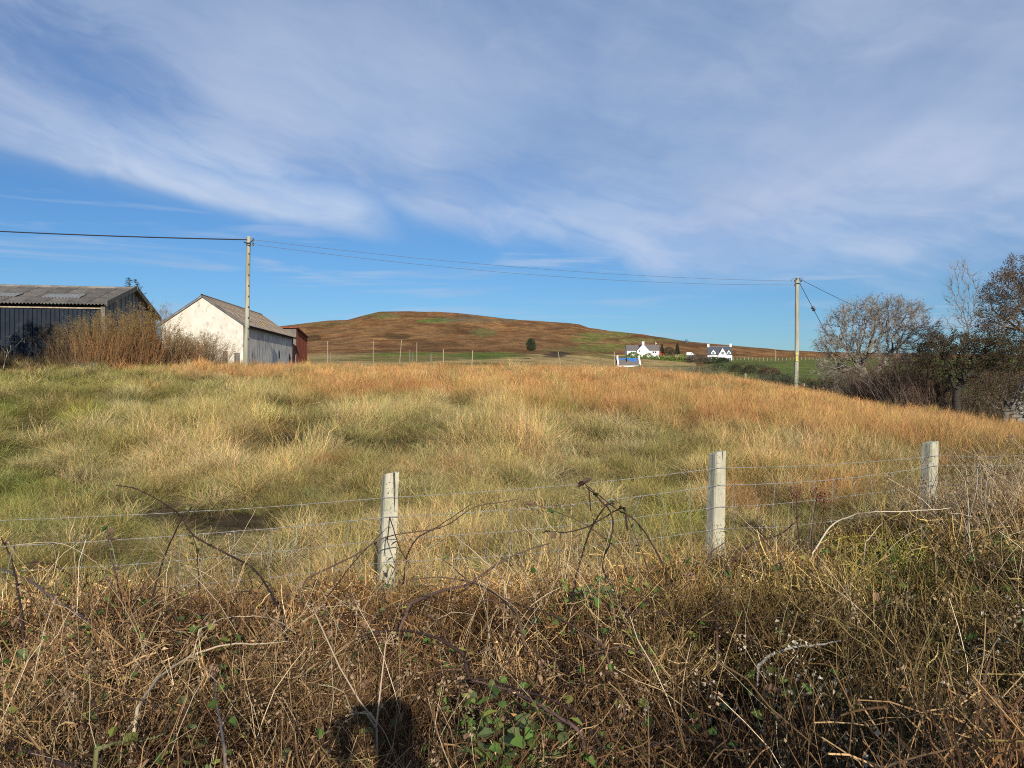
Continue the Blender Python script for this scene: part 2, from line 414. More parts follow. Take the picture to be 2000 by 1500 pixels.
# ------------------------------------------------------------------ ground
def far_cover(x, y, z):
    """what grows on the land beyond the field: albedo per point"""
    u, py = pix(x, np.maximum(y, 1), z)
    r = np.hypot(x, y)
    n1 = fbm(x / 38, y / 38, 21, 5)[:, None]; n2 = fbm(x / 11, y / 14, 22, 4)[:, None]; n3 = fbm(x / 90, y / 60, 23, 4)[:, None]
    brown = np.array([0.185, 0.092, 0.038]); brown2 = np.array([0.265, 0.145, 0.062]); dark = np.array([0.10, 0.055, 0.024])
    green = np.array([0.125, 0.165, 0.035]); olive = np.array([0.20, 0.17, 0.06]); straw = np.array([0.40, 0.29, 0.13])
    c = brown + (brown2 - brown) * sstep(n2, 0.35, 0.65)
    c = c + (dark - c) * sstep(n1, 0.56, 0.75) * 0.7
    def spot(cu, cp, ru, rp, col, k=1.0, noise=n2):
        nonlocal c
        d = ((u - cu) / ru) ** 2 + ((py - cp) / rp) ** 2
        m_ = sstep(d[:, None] + (noise - 0.5) * 2.4, 1.15, 0.55) * k * (y > 60)[:, None]
        c = c + (np.asarray(col) - c) * m_
    # hill tops and flushes
    spot(745, 617, 38, 6, olive * 0.85, 0.9)
    spot(860, 625, 42, 6, green * 1.0, 1.0)
    spot(920, 624, 90, 6, (0.16, 0.125, 0.075), 0.7)
    spot(945, 650, 26, 8, olive * 0.8, 0.9)
    spot(608, 660, 18, 7, (0.08, 0.045, 0.02), 0.8)
    spot(775, 660, 28, 8, (0.10, 0.06, 0.025), 0.7)
    spot(640, 633, 60, 5, olive * 0.7, 0.5)
    # green tongue down the right shoulder
    for k in ((1180, 655, 50, 7), (1145, 663, 36, 7), (1240, 664, 40, 4), (1170, 680, 70, 8)):
        spot(*k, green * 0.55 + olive * 0.5, 0.8)
    spot(1110, 684, 60, 6, olive * 0.8, 0.7)
    spot(1300, 664, 90, 3, olive * 0.9, 0.7)
    spot(1220, 668, 60, 3, straw * 0.6, 0.5)
    # low ground between crest and hill foot
    m_ = sstep(py[:, None] + (n2 - 0.5) * 7, 690, 695) * (u < 1360)[:, None]
    low = olive + (straw - olive) * sstep(n1, 0.42, 0.62)
    c = c + (low - c) * m_
    spot(800, 692, 110, 4, green, 0.9)
    spot(950, 694, 120, 9, green * 0.9, 1.0, n3)
    spot(640, 697, 80, 5, straw * 0.9, 0.8)
    spot(1085, 693, 28, 6, (0.07, 0.05, 0.035), 0.9)
    # right hand pasture below the moor fence
    m_ = sstep(py[:, None] + (n2 - 0.5) * 3, 697.5, 700.5) * sstep(u, 1350, 1420)[:, None]
    past = np.array([0.135, 0.165, 0.045]) + (olive * 0.9 - np.array([0.135, 0.165, 0.045])) * sstep(n2, 0.5, 0.75)
    c = c + (past - c) * m_
    near = sstep(r, 110, 60)[:, None]
    c = c + (np.array([0.17, 0.13, 0.06]) - c) * near
    return c

def near_soil(x, y):
    n = fbm(x / 0.8, y / 0.8, 31, 4)[:, None]
    return np.array([0.055, 0.036, 0.022]) + (np.array([0.105, 0.08, 0.04]) - np.array([0.055, 0.036, 0.022])) * sstep(n, 0.35, 0.7)

def ground_sheet(name, rings, fine, cover, mat, **props):
    aa = np.concatenate([np.linspace(-math.pi, -0.75, 26)[:-1], np.linspace(-0.75, 0.75, fine), np.linspace(0.75, math.pi, 26)[1:]])
    Rr, Aa = np.meshgrid(rings, aa, indexing='ij')
    x = Rr * np.sin(Aa); y = Rr * np.cos(Aa)
    z = terrain(x, y)
    n, k = Rr.shape
    idx = np.arange(n * k).reshape(n, k)
    Q = np.stack([idx[:-1, :-1], idx[:-1, 1:], idx[1:, 1:], idx[1:, :-1]], -1).reshape(-1, 4)
    c = cover(x.ravel(), y.ravel(), z.ravel())
    me = mesh_np(name, np.stack([x, y, z], -1).reshape(-1, 3), Q[:, ::-1], c, True)
    o = new_obj(name, me, mat, **props)
    return o

m, t = material('soil')
gpos = t.node('ShaderNodeNewGeometry').outputs['Position']
nn = t.noise(gpos, 14, 6, 0.65)
finish(t, t.mix(1.0, attr(t, 'col'), t.mix(nn, (0.4, 0.4, 0.4), (1.5, 1.45, 1.35)), 'MULTIPLY'), 0.95, nn, 0.8, 0.05, 0.1)
m, t = material('moor')
gpos = t.node('ShaderNodeNewGeometry').outputs['Position']
nn = t.noise(gpos, 0.16, 8, 0.72); n2 = t.noise(gpos, 0.9, 6, 0.7); n3 = t.noise(gpos, 0.035, 5, 0.6)
cc = t.mix(1.0, attr(t, 'col'), t.mix(t.ramp(nn, 0.3, 0.7), (0.62, 0.60, 0.56), (1.38, 1.36, 1.3)), 'MULTIPLY')
cc = t.mix(1.0, cc, t.mix(t.ramp(n2, 0.3, 0.7), (0.72, 0.72, 0.72), (1.25, 1.25, 1.22)), 'MULTIPLY')
cc = t.mix(1.0, cc, t.mix(t.ramp(n3, 0.35, 0.65), (0.85, 0.88, 0.9), (1.15, 1.1, 1.05)), 'MULTIPLY')
hsum = t.math('ADD', t.math('MULTIPLY', nn, 1.6), t.math('MULTIPLY', n2, 0.5))
finish(t, cc, 0.95, hsum, 0.9, 1.2, 0.05)

r_near = np.concatenate([np.linspace(0.0, 8, 60)[:-1], np.geomspace(8, 70, 110)])
r_far = np.concatenate([np.geomspace(70, 420, 90)[:-1], np.linspace(420, 900, 150)[:-1], np.geomspace(900, 3600, 30)])
ground_sheet('field_ground', r_near, 560, lambda x, y, z: near_soil(x, y), MATS['soil'], kind='structure')
ground_sheet('moorland_hill', r_far, 900, far_cover, MATS['moor'], kind='structure')

# ------------------------------------------------------------------ grass in the field
def clump(name, n, R, h, hv, lean, wd, seg=5, straw=0.2, droop=0.3, seed=0, shade=0.45):
    r = np.random.default_rng(seed)
    a = r.uniform(0, 2 * math.pi, n); q = np.sqrt(r.uniform(0, 1, n)) * R
    root = np.stack([q * np.cos(a), q * np.sin(a), np.full(n, -0.03)], 1)
    H = h * (1 - hv + 2 * hv * r.uniform(0, 1, n)) * (1 - 0.25 * (q / R) ** 2)
    b = a + r.normal(0, 1.1, n); L = np.abs(r.normal(lean, lean * 0.6, n))
    d = np.stack([np.cos(b), np.sin(b), np.zeros(n)], 1)
    tt = np.linspace(0, 1, seg)[None, :, None]
    wob = r.normal(0, 0.04, (n, seg, 3)) * H[:, None, None] * (tt > 0)
    Pt = root[:, None, :] + d[:, None, :] * (L * H)[:, None, None] * tt ** 1.7 + np.array([0, 0, 1.0]) * H[:, None, None] * (tt - droop * L[:, None, None] * tt ** 2.4) + wob
    sa = r.uniform(0, math.pi, n); side = np.stack([np.cos(sa), np.sin(sa), np.zeros(n)], 1)
    W_ = wd * r.uniform(0.6, 1.3, n)[:, None] * (1 - np.linspace(0, 1, seg) ** 1.6 * 0.85)[None]
    v = r.uniform(0.62, 1.3, n)[:, None] * np.ones((n, 3))
    st = r.uniform(0, 1, n) < straw
    v[st] = v[st] * np.array([1.45, 1.22, 1.0])
    gr = r.uniform(0, 1, n) < 0.16
    v[gr] = v[gr] * np.array([0.62, 0.95, 0.6])
    dk = r.uniform(0, 1, n) < 0.14
    v[dk] = v[dk] * np.array([0.42, 0.36, 0.32])
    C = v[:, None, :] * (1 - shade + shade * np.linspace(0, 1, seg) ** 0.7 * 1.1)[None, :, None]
    g = Geo(); g.ribbons(Pt, W_, side, C)
    return g.mesh(name)

def scatter(name, protos, pts, scale, rot, tint, idx, mat, **props):
    """one stuff object whose points carry instanced clumps"""
    n = len(pts)
    me = bpy.data.meshes.new(name)
    me.vertices.add(n); me.vertices.foreach_set('co', np.asarray(pts, np.float32).ravel())
    def add(nm, typ, arr, key):
        a = me.attributes.new(nm, typ, 'POINT'); a.data.foreach_set(key, np.ascontiguousarray(arr).ravel())
    add('rot', 'FLOAT_VECTOR', np.asarray(rot, np.float32), 'vector')
    add('scl', 'FLOAT_VECTOR', np.asarray(scale, np.float32), 'vector')
    t4 = np.ones((n, 4), np.float32); t4[:, :3] = tint
    add('tint', 'FLOAT_COLOR', t4, 'color')
    add('pick', 'INT', np.asarray(idx, np.int32), 'value')
    me.update()
    o = new_obj(name, me, None, **props)
    col = bpy.data.collections.new(name + '_sources')
    for i, pm in enumerate(protos):
        if not pm.materials: pm.materials.append(mat)
        so = bpy.data.objects.new('%s_piece_%02d' % (name, i), pm); so['kind'] = 'stuff'
        col.objects.link(so)
    ng = bpy.data.node_groups.new(name, 'GeometryNodeTree')
    ng.interface.new_socket('Geometry', in_out='INPUT', socket_type='NodeSocketGeometry')
    ng.interface.new_socket('Geometry', in_out='OUTPUT', socket_type='NodeSocketGeometry')
    N = ng.nodes; L = ng.links
    gi = N.new('NodeGroupInput'); go = N.new('NodeGroupOutput')
    m2p = N.new('GeometryNodeMeshToPoints'); iop = N.new('GeometryNodeInstanceOnPoints'); ci = N.new('GeometryNodeCollectionInfo')
    ci.inputs[0].default_value = col; ci.inputs['Separate Children'].default_value = True; ci.inputs['Reset Children'].default_value = True
    def named(nm, typ):
        a = N.new('GeometryNodeInputNamedAttribute'); a.data_type = typ; a.inputs[0].default_value = nm
        return [s for s in a.outputs if s.enabled][0]
    L.new(gi.outputs[0], m2p.inputs[0]); L.new(m2p.outputs[0], iop.inputs['Points']); L.new(ci.outputs[0], iop.inputs['Instance'])
    iop.inputs['Pick Instance'].default_value = True
    L.new(named('pick', 'INT'), iop.inputs['Instance Index'])
    L.new(named('rot', 'FLOAT_VECTOR'), iop.inputs['Rotation'])
    L.new(named('scl', 'FLOAT_VECTOR'), iop.inputs['Scale'])
    L.new(iop.outputs[0], go.inputs[0])
    md = o.modifiers.new('scatter', 'NODES'); md.node_group = ng
    return o

STRAW = np.array([0.66, 0.505, 0.245]); ORANGE = np.array([0.56, 0.325, 0.14]); RUSSET = np.array([0.42, 0.19, 0.08])
GREEN = np.array([0.225, 0.245, 0.06]); OLIVE = np.array([0.43, 0.365, 0.145]); DARK = np.array([0.10, 0.075, 0.035]); PALE = np.array([0.66, 0.55, 0.33])
LIME = np.array([0.33, 0.35, 0.07])
def crest_r(x, y):
    a = np.arctan2(x, y); return np.interp(a, _TAB[2][0], _TAB[2][1])

def lerp(a, b, k): return a + (b - a) * k
def look(x, y):
    """tint (N,3) and height factor (N,) of the field's grass"""
    z = terrain(x, y, False)
    u, py = pix(x, y, z + 0.20); r = np.hypot(x, y); fr = r / crest_r(x, y)
    N = len(x)
    nA = fbm(x / 5.0, y / 7.0, 41, 4); nB = fbm(x / 1.6, y / 2.0, 42, 4); nC = fbm(x / 0.7, y / 0.8, 43, 3); nD = fbm(x / 3, y / 4, 44, 4)
    c = lerp(OLIVE * 0.85, STRAW * 0.95, sstep(nB + 0.35 * (nC - 0.5), 0.44, 0.66)[:, None])
    hgt = 0.55 + 0.6 * sstep(nB, 0.35, 0.7)
    # green turf on the left
    g = sstep(u + (nA - 0.5) * 600, 620, 150) * sstep(py, 715, 745) 
    g = np.clip(g * (0.62 + 0.5 * sstep(nD, 0.4, 0.6)), 0, 1)
    c = lerp(c, lerp(GREEN * 1.25, OLIVE * 0.95, sstep(nC, 0.4, 0.68)[:, None]), (g * 0.9)[:, None]); hgt = hgt * (1 - 0.45 * g)
    g2 = sstep(u, 330, 0) * sstep(nD, 0.35, 0.62)
    c = lerp(c, GREEN * 1.15, (g2 * 0.75)[:, None])
    # green seeping in the middle foreground
    g3 = sstep(nD + 0.3 * (nC - 0.5), 0.5, 0.66) * 0.5
    c = lerp(c, OLIVE * 0.85, g3[:, None])
    # straw band, tall, at mid left
    sb = np.exp(-((u - 330) / 190) ** 2 - ((py - 905) / 26) ** 2) * 1.1 + np.exp(-((u - 700) / 330) ** 2 - ((py - 905) / 30) ** 2) * .5 + np.exp(-((u - 1000) / 170) ** 2 - ((py - 880) / 50) ** 2) * 0.6
    sb = np.clip(sb + (nC - 0.5) * 0.5, 0, 1) * (sb > 0.15)
    c = lerp(c, STRAW * 1.02, sb[:, None]); hgt = hgt + 0.35 * sb
    # orange moor grass along the crest and on the right
    yb = np.interp(u, [190, 230, 530, 580, 1000, 1150, 1400, 1700, 2000], [700, 728, 736, 778, 782, 815, 850, 885, 895])
    top = sstep(yb - py + (nA - 0.5) * 55 + (nB - 0.5) * 30, -8, 14)
    top = np.maximum(top, 0.8 * sstep(u + (nD - 0.5) * 900, 1080, 1420) * sstep(fr + (nB - 0.5) * 0.5, 0.30, 0.5))
    top = np.maximum(top, 0.7 * sstep(u + (nD - 0.5) * 500, 1250, 1500) * sstep(nB, 0.46, 0.6))
    oc = lerp(ORANGE, STRAW * np.array([1.02, 0.85, 0.75]), (0.7 * sstep(nC, 0.38, 0.66))[:, None])
    oc = lerp(oc, RUSSET * 1.1, (sstep(nD, 0.50, 0.68) * 0.75)[:, None])
    c = lerp(c, oc, (top * 0.92)[:, None]); hgt = lerp(hgt, 1.0 + 0.35 * nB, top)
    # olive breaks inside the orange
    ob = sstep(nB + 0.5 * (nD - 0.5), 0.60, 0.74) * top
    c = lerp(c, OLIVE * 0.75, (ob * 0.8)[:, None])
    hgt = hgt * (0.62 + 0.38 * sstep(r, 5, 10)) * (1 - 0.22 * sstep(fr, 0.6, 0.95))
    # russet and dark plants in front of the big shed
    ds = sstep(u, 225, 170) * sstep(fr, 0.86, 0.97)
    c = lerp(c, np.array([0.20, 0.13, 0.06]), ds[:, None]); hgt = hgt + 0.5 * ds
    dens = np.ones(N)
    def spot(cu, cp, ru, rp, col, k=1.0, hk=0.6):
        nonlocal c, hgt
        m_ = sstep(((u - cu) / ru) ** 2 + ((py - cp) / rp) ** 2 + (nC - 0.5) * 1.6, 1.2, 0.5) * k
        c = lerp(c, np.asarray(col), m_[:, None]); hgt = lerp(hgt, hk, m_)
    spot(565, 860, 105, 30, DARK * 0.9, 1.0, 0.3)
    spot(560, 832, 60, 8, RUSSET * 0.5, 0.6, 0.5)
    spot(770, 862, 140, 20, np.array([0.14, 0.11, 0.048]), 0.9, 0.33)
    spot(558, 884, 40, 11, DARK * 0.7, 1.0, 0.15)
    spot(70, 822, 55, 13, DARK * 1.2, 0.8, 0.5)
    spot(18, 868, 34, 24, GREEN * 0.45, 0.9, 0.4)
    spot(290, 768, 24, 13, ORANGE * np.array([1.0, 1.2, 0.9]), 0.95, 0.9)
    spot(245, 785, 34, 14, PALE * 0.85, 0.7, 0.9)
    spot(180, 815, 40, 16, LIME, 0.7, 0.9)
    spot(300, 720, 30, 8, GREEN * 1.3, 0.85, 0.8)
    spot(190, 925, 40, 13, PALE * 0.62, 0.7, 0.5)
    spot(600, 762, 14, 8, LIME, 0.7, 0.8)
    spot(960, 712, 22, 5, np.array([0.55, 0.36, 0.07]), 0.9, 1.0)
    spot(1050, 815, 70, 13, np.array([0.42, 0.27, 0.06]), 0.6, 0.9)
    spot(1560, 848, 40, 13, DARK * 1.6, 0.6, 0.7)
    spot(1130, 915, 60, 12, DARK * 1.4, 0.75, 0.5)
    spot(1480, 850, 90, 14, OLIVE * 0.8, 0.55, 0.7)
    spot(1560, 880, 60, 20, PALE * 0.8, 0.6, 0.8)
    spot(1230, 870, 45, 14, PALE * 0.85, 0.6, 0.8)
    spot(1100, 880, 40, 12, PALE * 0.8, 0.6, 0.8)
    spot(1450, 960, 60, 26, ORANGE, 0.6, 0.8)
    spot(1250, 1010, 110, 60, GREEN * 1.2, 0.4, 0.7)
    spot(1080, 845, 60, 10, OLIVE * .6, .5, .6)
    spot(860, 850, 34, 10, DARK * 1.3, .7, .5)
    spot(1010, 905, 50, 9, RUSSET * .6, .55, .5)
    spot(660, 905, 60, 9, RUSSET * .55, .5, .5)
    spot(1450, 820, 100, 14, RUSSET * 1.1, 0.5, 1.0)
    spot(1780, 905, 120, 16, np.array([0.22, 0.17, 0.07]), 0.7, 0.7)  # cast shadow beside the last post put into the grass tint
    spot(1750, 960, 70, 20, DARK * 1.4, 0.75, 0.6)  # nearer part of that shadow, also painted as darker grass
    # bare peaty patch behind the fence
    spot(430, 1085, 230, 60, OLIVE * 0.6, 0.85, 0.28)
    for k in ((405, 990, 165, 30), (640, 1012, 115, 24)):
        spot(*k, DARK * 0.8, 1.0, 0.10)
    j = rng.uniform(0.6, 1.22, N)[:, None] * (1 + rng.normal(0, 0.05, (N, 3)))
    return np.clip(c * j, 0.01, 0.8), hgt * rng.uniform(0.8, 1.2, N)

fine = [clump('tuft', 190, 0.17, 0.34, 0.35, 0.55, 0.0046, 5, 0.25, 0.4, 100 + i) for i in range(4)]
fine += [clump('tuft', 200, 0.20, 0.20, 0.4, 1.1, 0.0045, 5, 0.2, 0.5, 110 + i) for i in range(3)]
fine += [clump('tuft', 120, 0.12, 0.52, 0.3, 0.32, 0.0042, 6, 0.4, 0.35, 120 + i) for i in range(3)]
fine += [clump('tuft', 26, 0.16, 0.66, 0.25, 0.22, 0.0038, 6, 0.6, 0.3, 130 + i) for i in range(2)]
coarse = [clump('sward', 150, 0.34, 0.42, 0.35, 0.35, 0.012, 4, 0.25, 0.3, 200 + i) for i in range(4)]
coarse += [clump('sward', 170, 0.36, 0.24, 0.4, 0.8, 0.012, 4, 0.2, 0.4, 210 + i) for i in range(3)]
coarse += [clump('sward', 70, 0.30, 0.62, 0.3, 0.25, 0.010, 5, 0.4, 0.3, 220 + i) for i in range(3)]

def fence_d(x):                       # y of the fence line at x
    return np.interp(x, [-9, -3.3, -0.75, 1.32, 2.95, 4.9, 9], [2.9, 4.12, 4.72, 4.98, 5.45, 6.05, 7.3])
def field_points(r0, r1, dens, amax=0.66):
    area = amax * (r1 ** 2 - r0 ** 2)
    n = int(area * dens)
    r = np.sqrt(rng.uniform(r0 ** 2, r1 ** 2, n)); a = rng.uniform(-amax, amax, n)
    x = r * np.sin(a); y = r * np.cos(a)
    k = (r < crest_r(x, y) * 1.07 + 1.0) & (y > fence_d(x) - 0.15)
    return x[k], y[k]
def grass(name, r0, r1, dens, protos, short, mid, tall, sc, zf=0.72):
    x, y = field_points(r0, r1, dens)
    c, hg = look(x, y)
    n = len(x)
    z = terrain(x, y)
    k = rng.uniform(0, 1, n)
    tallness = np.clip(hg - 0.55, 0, 1)
    idx = np.where(hg < 0.5, rng.choice(short, n), np.where(k < tallness * 0.75, rng.choice(tall, n), rng.choice(mid, n)))
    s = rng.uniform(0.8, 1.25, n) * sc
    S = np.stack([s, s, s * np.clip(0.55 + 0.55 * hg, 0.2, 1.4)], 1)
    S[:, 2] *= zf
    S[:, 2] = np.where(hg < 0.2, s * 0.22, S[:, 2])
    keep = ~((hg < 0.22) & (rng.uniform(0, 1, n) < 0.80))
    rot = np.stack([rng.normal(0, 0.10, n), rng.normal(0, 0.10, n), rng.uniform(0, 6.28, n)], 1)
    p = np.stack([x, y, z], 1)
    scatter(name, protos, p[keep], S[keep], rot[keep], c[keep], idx[keep], MATS['instanced_plant'], kind='stuff')
SH, MI, TA = [4, 5, 6], [0, 1, 2, 3, 4, 5], [7, 8, 9, 10, 11, 0]
grass('near_field_grass', 3.9, 13, 36, fine, SH, MI, TA, 0.95)
grass('middle_field_grass', 12.5, 27, 16, fine, SH, MI, TA, 1.45)
grass('far_field_grass', 26, 62, 9, coarse, [4, 5, 6], [0, 1, 2, 3, 4], [7, 8, 9, 0], 0.92, 0.85)
# arching tussocks, each with a tone of its own, standing out of the shorter sward
def tussock(n, R, h, wd, seed, lean=0.85):
    return clump('tussock', n, R, h, 0.3, lean, wd, 7, 0.5, 0.42, seed, 0.6)
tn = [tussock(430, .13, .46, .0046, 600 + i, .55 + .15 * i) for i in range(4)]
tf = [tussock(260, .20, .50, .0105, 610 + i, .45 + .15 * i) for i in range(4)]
def tussocks(name, r0, r1, dens, protos, sc):
    x, y = field_points(r0, r1, dens)
    nb = fbm(x / 2.3, y / 2.8, 61, 3); k = rng.uniform(0, 1, len(x)) < sstep(nb, .36, .56) * .9 + .1
    x, y = x[k], y[k]; c, hg = look(x, y); n = len(x)
    k = hg > .35; x, y, c, hg = x[k], y[k], c[k], hg[k]; n = len(x)
    pick = rng.uniform(0, 1, n)[:, None]; org = (c[:, :1] / c[:, 1:2] > 1.5)
    alt = np.where(pick < .30, lerp(PALE, STRAW, rng.uniform(0, 1, (n, 1))), np.where(pick < .62, lerp(OLIVE * .68, GREEN * 1.1, rng.uniform(0, .55, (n, 1))), np.where(pick < .74, DARK * 1.9, c * 1.15)))
    alt = np.where(org & (pick < .25), lerp(STRAW, ORANGE, .6), alt)
    alt = np.where(org & (pick > .25) & (pick < .7), lerp(ORANGE, RUSSET, rng.uniform(0, 1, (n, 1))) * rng.uniform(.8, 1.15, (n, 1)), alt)
    c = lerp(c, alt, rng.uniform(.4, .9, (n, 1)))
    s = sc * rng.uniform(.7, 1.35, n); S = np.stack([s, s, s * np.clip(.55 + .45 * hg, .5, 1.1)], 1)
    scatter(name, protos, np.stack([x, y, terrain(x, y)], 1), S, np.stack([rng.normal(0, .16, n), rng.normal(0, .16, n), rng.uniform(0, 6.28, n)], 1), c, rng.integers(0, len(protos), n), MATS['instanced_plant'], kind='stuff')
tussocks('near_tussocks', 4.6, 14, 5.0, tn, 1.0)
tussocks('middle_tussocks', 13.5, 27, 3.0, tn, 1.4)
tussocks('far_tussocks', 26, 58, 1.3, tf, 1.25)
# ------------------------------------------------------------------ building materials
def streaks(t, tco, c, amount=0.6, col=(0.09, 0.10, 0.11), lo=0.50, hi=0.68, sc=5.0):
    s1 = t.noise(t.mapping(tco, scale=(1, 1, 0.14)), sc, 5, 0.65)
    s2 = t.noise(tco, 0.45, 3, 0.5)
    k = t.math('MULTIPLY', t.ramp(s1, lo, hi), t.math('MULTIPLY', t.ramp(s2, 0.35, 0.62), amount))
    return t.mix(k, c, col)
simple('roof_cement', (0.215, 0.19, 0.16), (0.125, 0.112, 0.095), 1.6, 0.9, use_rand=0.2,
       extra=lambda t, o, c: t.mix(t.ramp(t.noise(o, 7, 5, 0.7), 0.55, 0.72), c, (0.11, 0.10, 0.075)))
simple('roof_mossy', (0.29, 0.235, 0.18), (0.18, 0.135, 0.095), 2.2, 0.95, use_rand=0.22,
       extra=lambda t, o, c: t.mix(t.ramp(t.noise(o, 5, 6, 0.7), 0.52, 0.66), c, (0.075, 0.06, 0.04)))
simple('roof_light', (0.27, 0.275, 0.265), (0.20, 0.205, 0.195), 3.0, 0.5)
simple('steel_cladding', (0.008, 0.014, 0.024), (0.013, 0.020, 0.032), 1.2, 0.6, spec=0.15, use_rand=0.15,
       extra=lambda t, o, c: t.mix(t.math('MULTIPLY', t.ramp(t.noise(o, 0.9, 4, 0.55), 0.56, 0.74), 0.5), c, (0.07, 0.09, 0.105)))  # pale blotches imitate dappled sunlight in the cladding colour
simple('boarding', (0.10, 0.11, 0.115), (0.19, 0.185, 0.17), 3.0, 0.85, stretch=(1, 1, 0.1), use_rand=0.3)
simple('weathered_timber', (0.19, 0.175, 0.145), (0.10, 0.09, 0.07), 6.0, 0.9, stretch=(1, 1, 0.12), use_rand=0.12)
simple('pale_timber', (0.42, 0.34, 0.24), (0.28, 0.22, 0.15), 6.0, 0.9)
simple('limewash', (0.64, 0.59, 0.50), (0.55, 0.505, 0.42), 1.3, 0.95, bstr=0.5, bdist=0.03,
       extra=lambda t, o, c: t.mix(t.math('MULTIPLY', t.ramp(t.noise(t.mapping(o, scale=(1, 1, 0.5)), 3.4, 7, 0.75), 0.52, 0.64), 0.6), c, (0.30, 0.265, 0.21)))
simple('grey_render', (0.66, 0.61, 0.52), (0.40, 0.375, 0.33), 9.0, 0.95, stretch=(1, 1, 0.15), bstr=0.4, bdist=0.03,
       extra=lambda t, o, c: streaks(t, o, c, 1.2, (0.07, 0.075, 0.08)))
simple('hole_dark', (0.012, 0.012, 0.012), (0.02, 0.02, 0.02), 4, 0.9)
simple('rusty_sheet', (0.24, 0.065, 0.032), (0.17, 0.05, 0.028), 3.0, 0.85, stretch=(1, 1, 0.3),
       extra=lambda t, o, c: t.mix(t.ramp(t.noise(t.mapping(o, scale=(1, 1, 0.25)), 4.2, 6, 0.7), 0.60, 0.68), c, (0.33, 0.30, 0.28)))
simple('white_wall', (0.74, 0.73, 0.70), (0.68, 0.67, 0.64), 0.8, 0.9)
simple('slate', (0.055, 0.06, 0.075), (0.085, 0.09, 0.10), 2.5, 0.6, spec=0.4)
simple('slate_brown', (0.115, 0.10, 0.095), (0.16, 0.14, 0.13), 2.5, 0.8)
simple('window_glass', (0.02, 0.025, 0.03), (0.035, 0.04, 0.05), 1, 0.08, spec=0.6)
simple('blue_tarp', (0.03, 0.13, 0.38), (0.04, 0.17, 0.46), 1.5, 0.5)
simple('blue_box', (0.03, 0.13, 0.22), (0.04, 0.16, 0.26), 1.5, 0.5)
simple('red_paint', (0.40, 0.06, 0.035), (0.32, 0.05, 0.03), 2, 0.6)
simple('pole_timber', (0.40, 0.385, 0.30), (0.235, 0.225, 0.16), 5.0, 0.9, stretch=(1, 1, 0.08), bstr=0.5,
       extra=lambda t, o, c: t.mix(t.ramp(t.noise(t.mapping(o, scale=(1, 1, 0.15)), 9, 5, 0.7), 0.56, 0.66), c, (0.26, 0.27, 0.13)))
simple('cable', (0.02, 0.022, 0.03), (0.03, 0.03, 0.04), 2, 0.6)
simple('thin_wire', (0.10, 0.13, 0.18), (0.12, 0.15, 0.20), 2, 0.6)
simple('insulator', (0.03, 0.028, 0.035), (0.06, 0.05, 0.05), 2, 0.3, spec=0.6)
simple('yellow_plate', (0.62, 0.50, 0.06), (0.55, 0.42, 0.05), 2, 0.5)
simple('galvanised', (0.27, 0.27, 0.265), (0.17, 0.165, 0.155), 30, 0.7, metal=0.0, spec=0.4)
simple('stone', (0.26, 0.25, 0.23), (0.15, 0.145, 0.13), 4.0, 0.95, use_rand=0.25, bstr=0.7, bdist=0.04)
simple('mortar', (0.20, 0.19, 0.17), (0.14, 0.13, 0.115), 9.0, 0.95)
simple('concrete_block', (0.27, 0.185, 0.12), (0.20, 0.14, 0.09), 14.0, 0.95)
m, t = material('post_timber')
o_ = t.node('ShaderNodeTexCoord').outputs['Object']
g1 = t.noise(t.mapping(o_, scale=(1, 1, 0.06)), 38, 5, 0.6); g2 = t.noise(t.mapping(o_, scale=(1, 1, 0.3)), 14, 5, 0.7); g3 = t.noise(t.mapping(o_, scale=(1, 1, 0.04), loc=(3, 1, 0)), 22, 3, 0.5)
c = t.mix(t.ramp(g2, 0.35, 0.68), (0.54, 0.495, 0.36), (0.38, 0.35, 0.26))
c = t.mix(t.ramp(g1, 0.42, 0.70), c, (0.38, 0.35, 0.27))
c = t.mix(t.ramp(g3, 0.62, 0.66), c, (0.06, 0.05, 0.04))
c = t.mix(t.ramp(t.noise(o_, 55, 3, 0.6), 0.60, 0.68), c, (0.13, 0.14, 0.10))
c = t.mix(t.math('MULTIPLY', t.ramp(t.noise(o_, 6, 4, 0.6), 0.50, 0.66), 0.6), c, (0.26, 0.27, 0.17))
finish(t, c, 0.9, t.math('SUBTRACT', g1, t.math('MULTIPLY', t.ramp(g3, 0.62, 0.66), 1.5)), 0.6, 0.008, 0.15)

def corrugated(width, length, waves, amp, thick=0.008, seg=5):
    """sheet lying in x (across the waves) and y (along), z up, origin at a lower corner"""
    n = waves * seg + 1
    xs = np.linspace(0, width, n); zs = amp * np.cos(np.linspace(0, waves * 2 * math.pi, n))
    V = []
    for dz in (0, -thick):
        for y in (0, length):
            V.append(np.stack([xs, np.full(n, y), zs + dz], 1))
    V = np.concatenate(V)
    i = np.arange(n - 1)
    Q = np.concatenate([np.stack([i, i + 1, i + 1 + n, i + n], 1), np.stack([i + 2 * n, i + 3 * n, i + 1 + 3 * n, i + 1 + 2 * n], 1),
                        np.stack([i, i + 2 * n, i + 1 + 2 * n, i + 1], 1), np.stack([i + n, i + 1 + n, i + 1 + 3 * n, i + 3 * n], 1)])
    return V, Q
def frame(o, ex, ey, ez, V):
    return np.asarray(o) + V[:, :1] * np.asarray(ex) + V[:, 1:2] * np.asarray(ey) + V[:, 2:] * np.asarray(ez)
def unit(v): v = np.asarray(v, float); return v / np.linalg.norm(v)
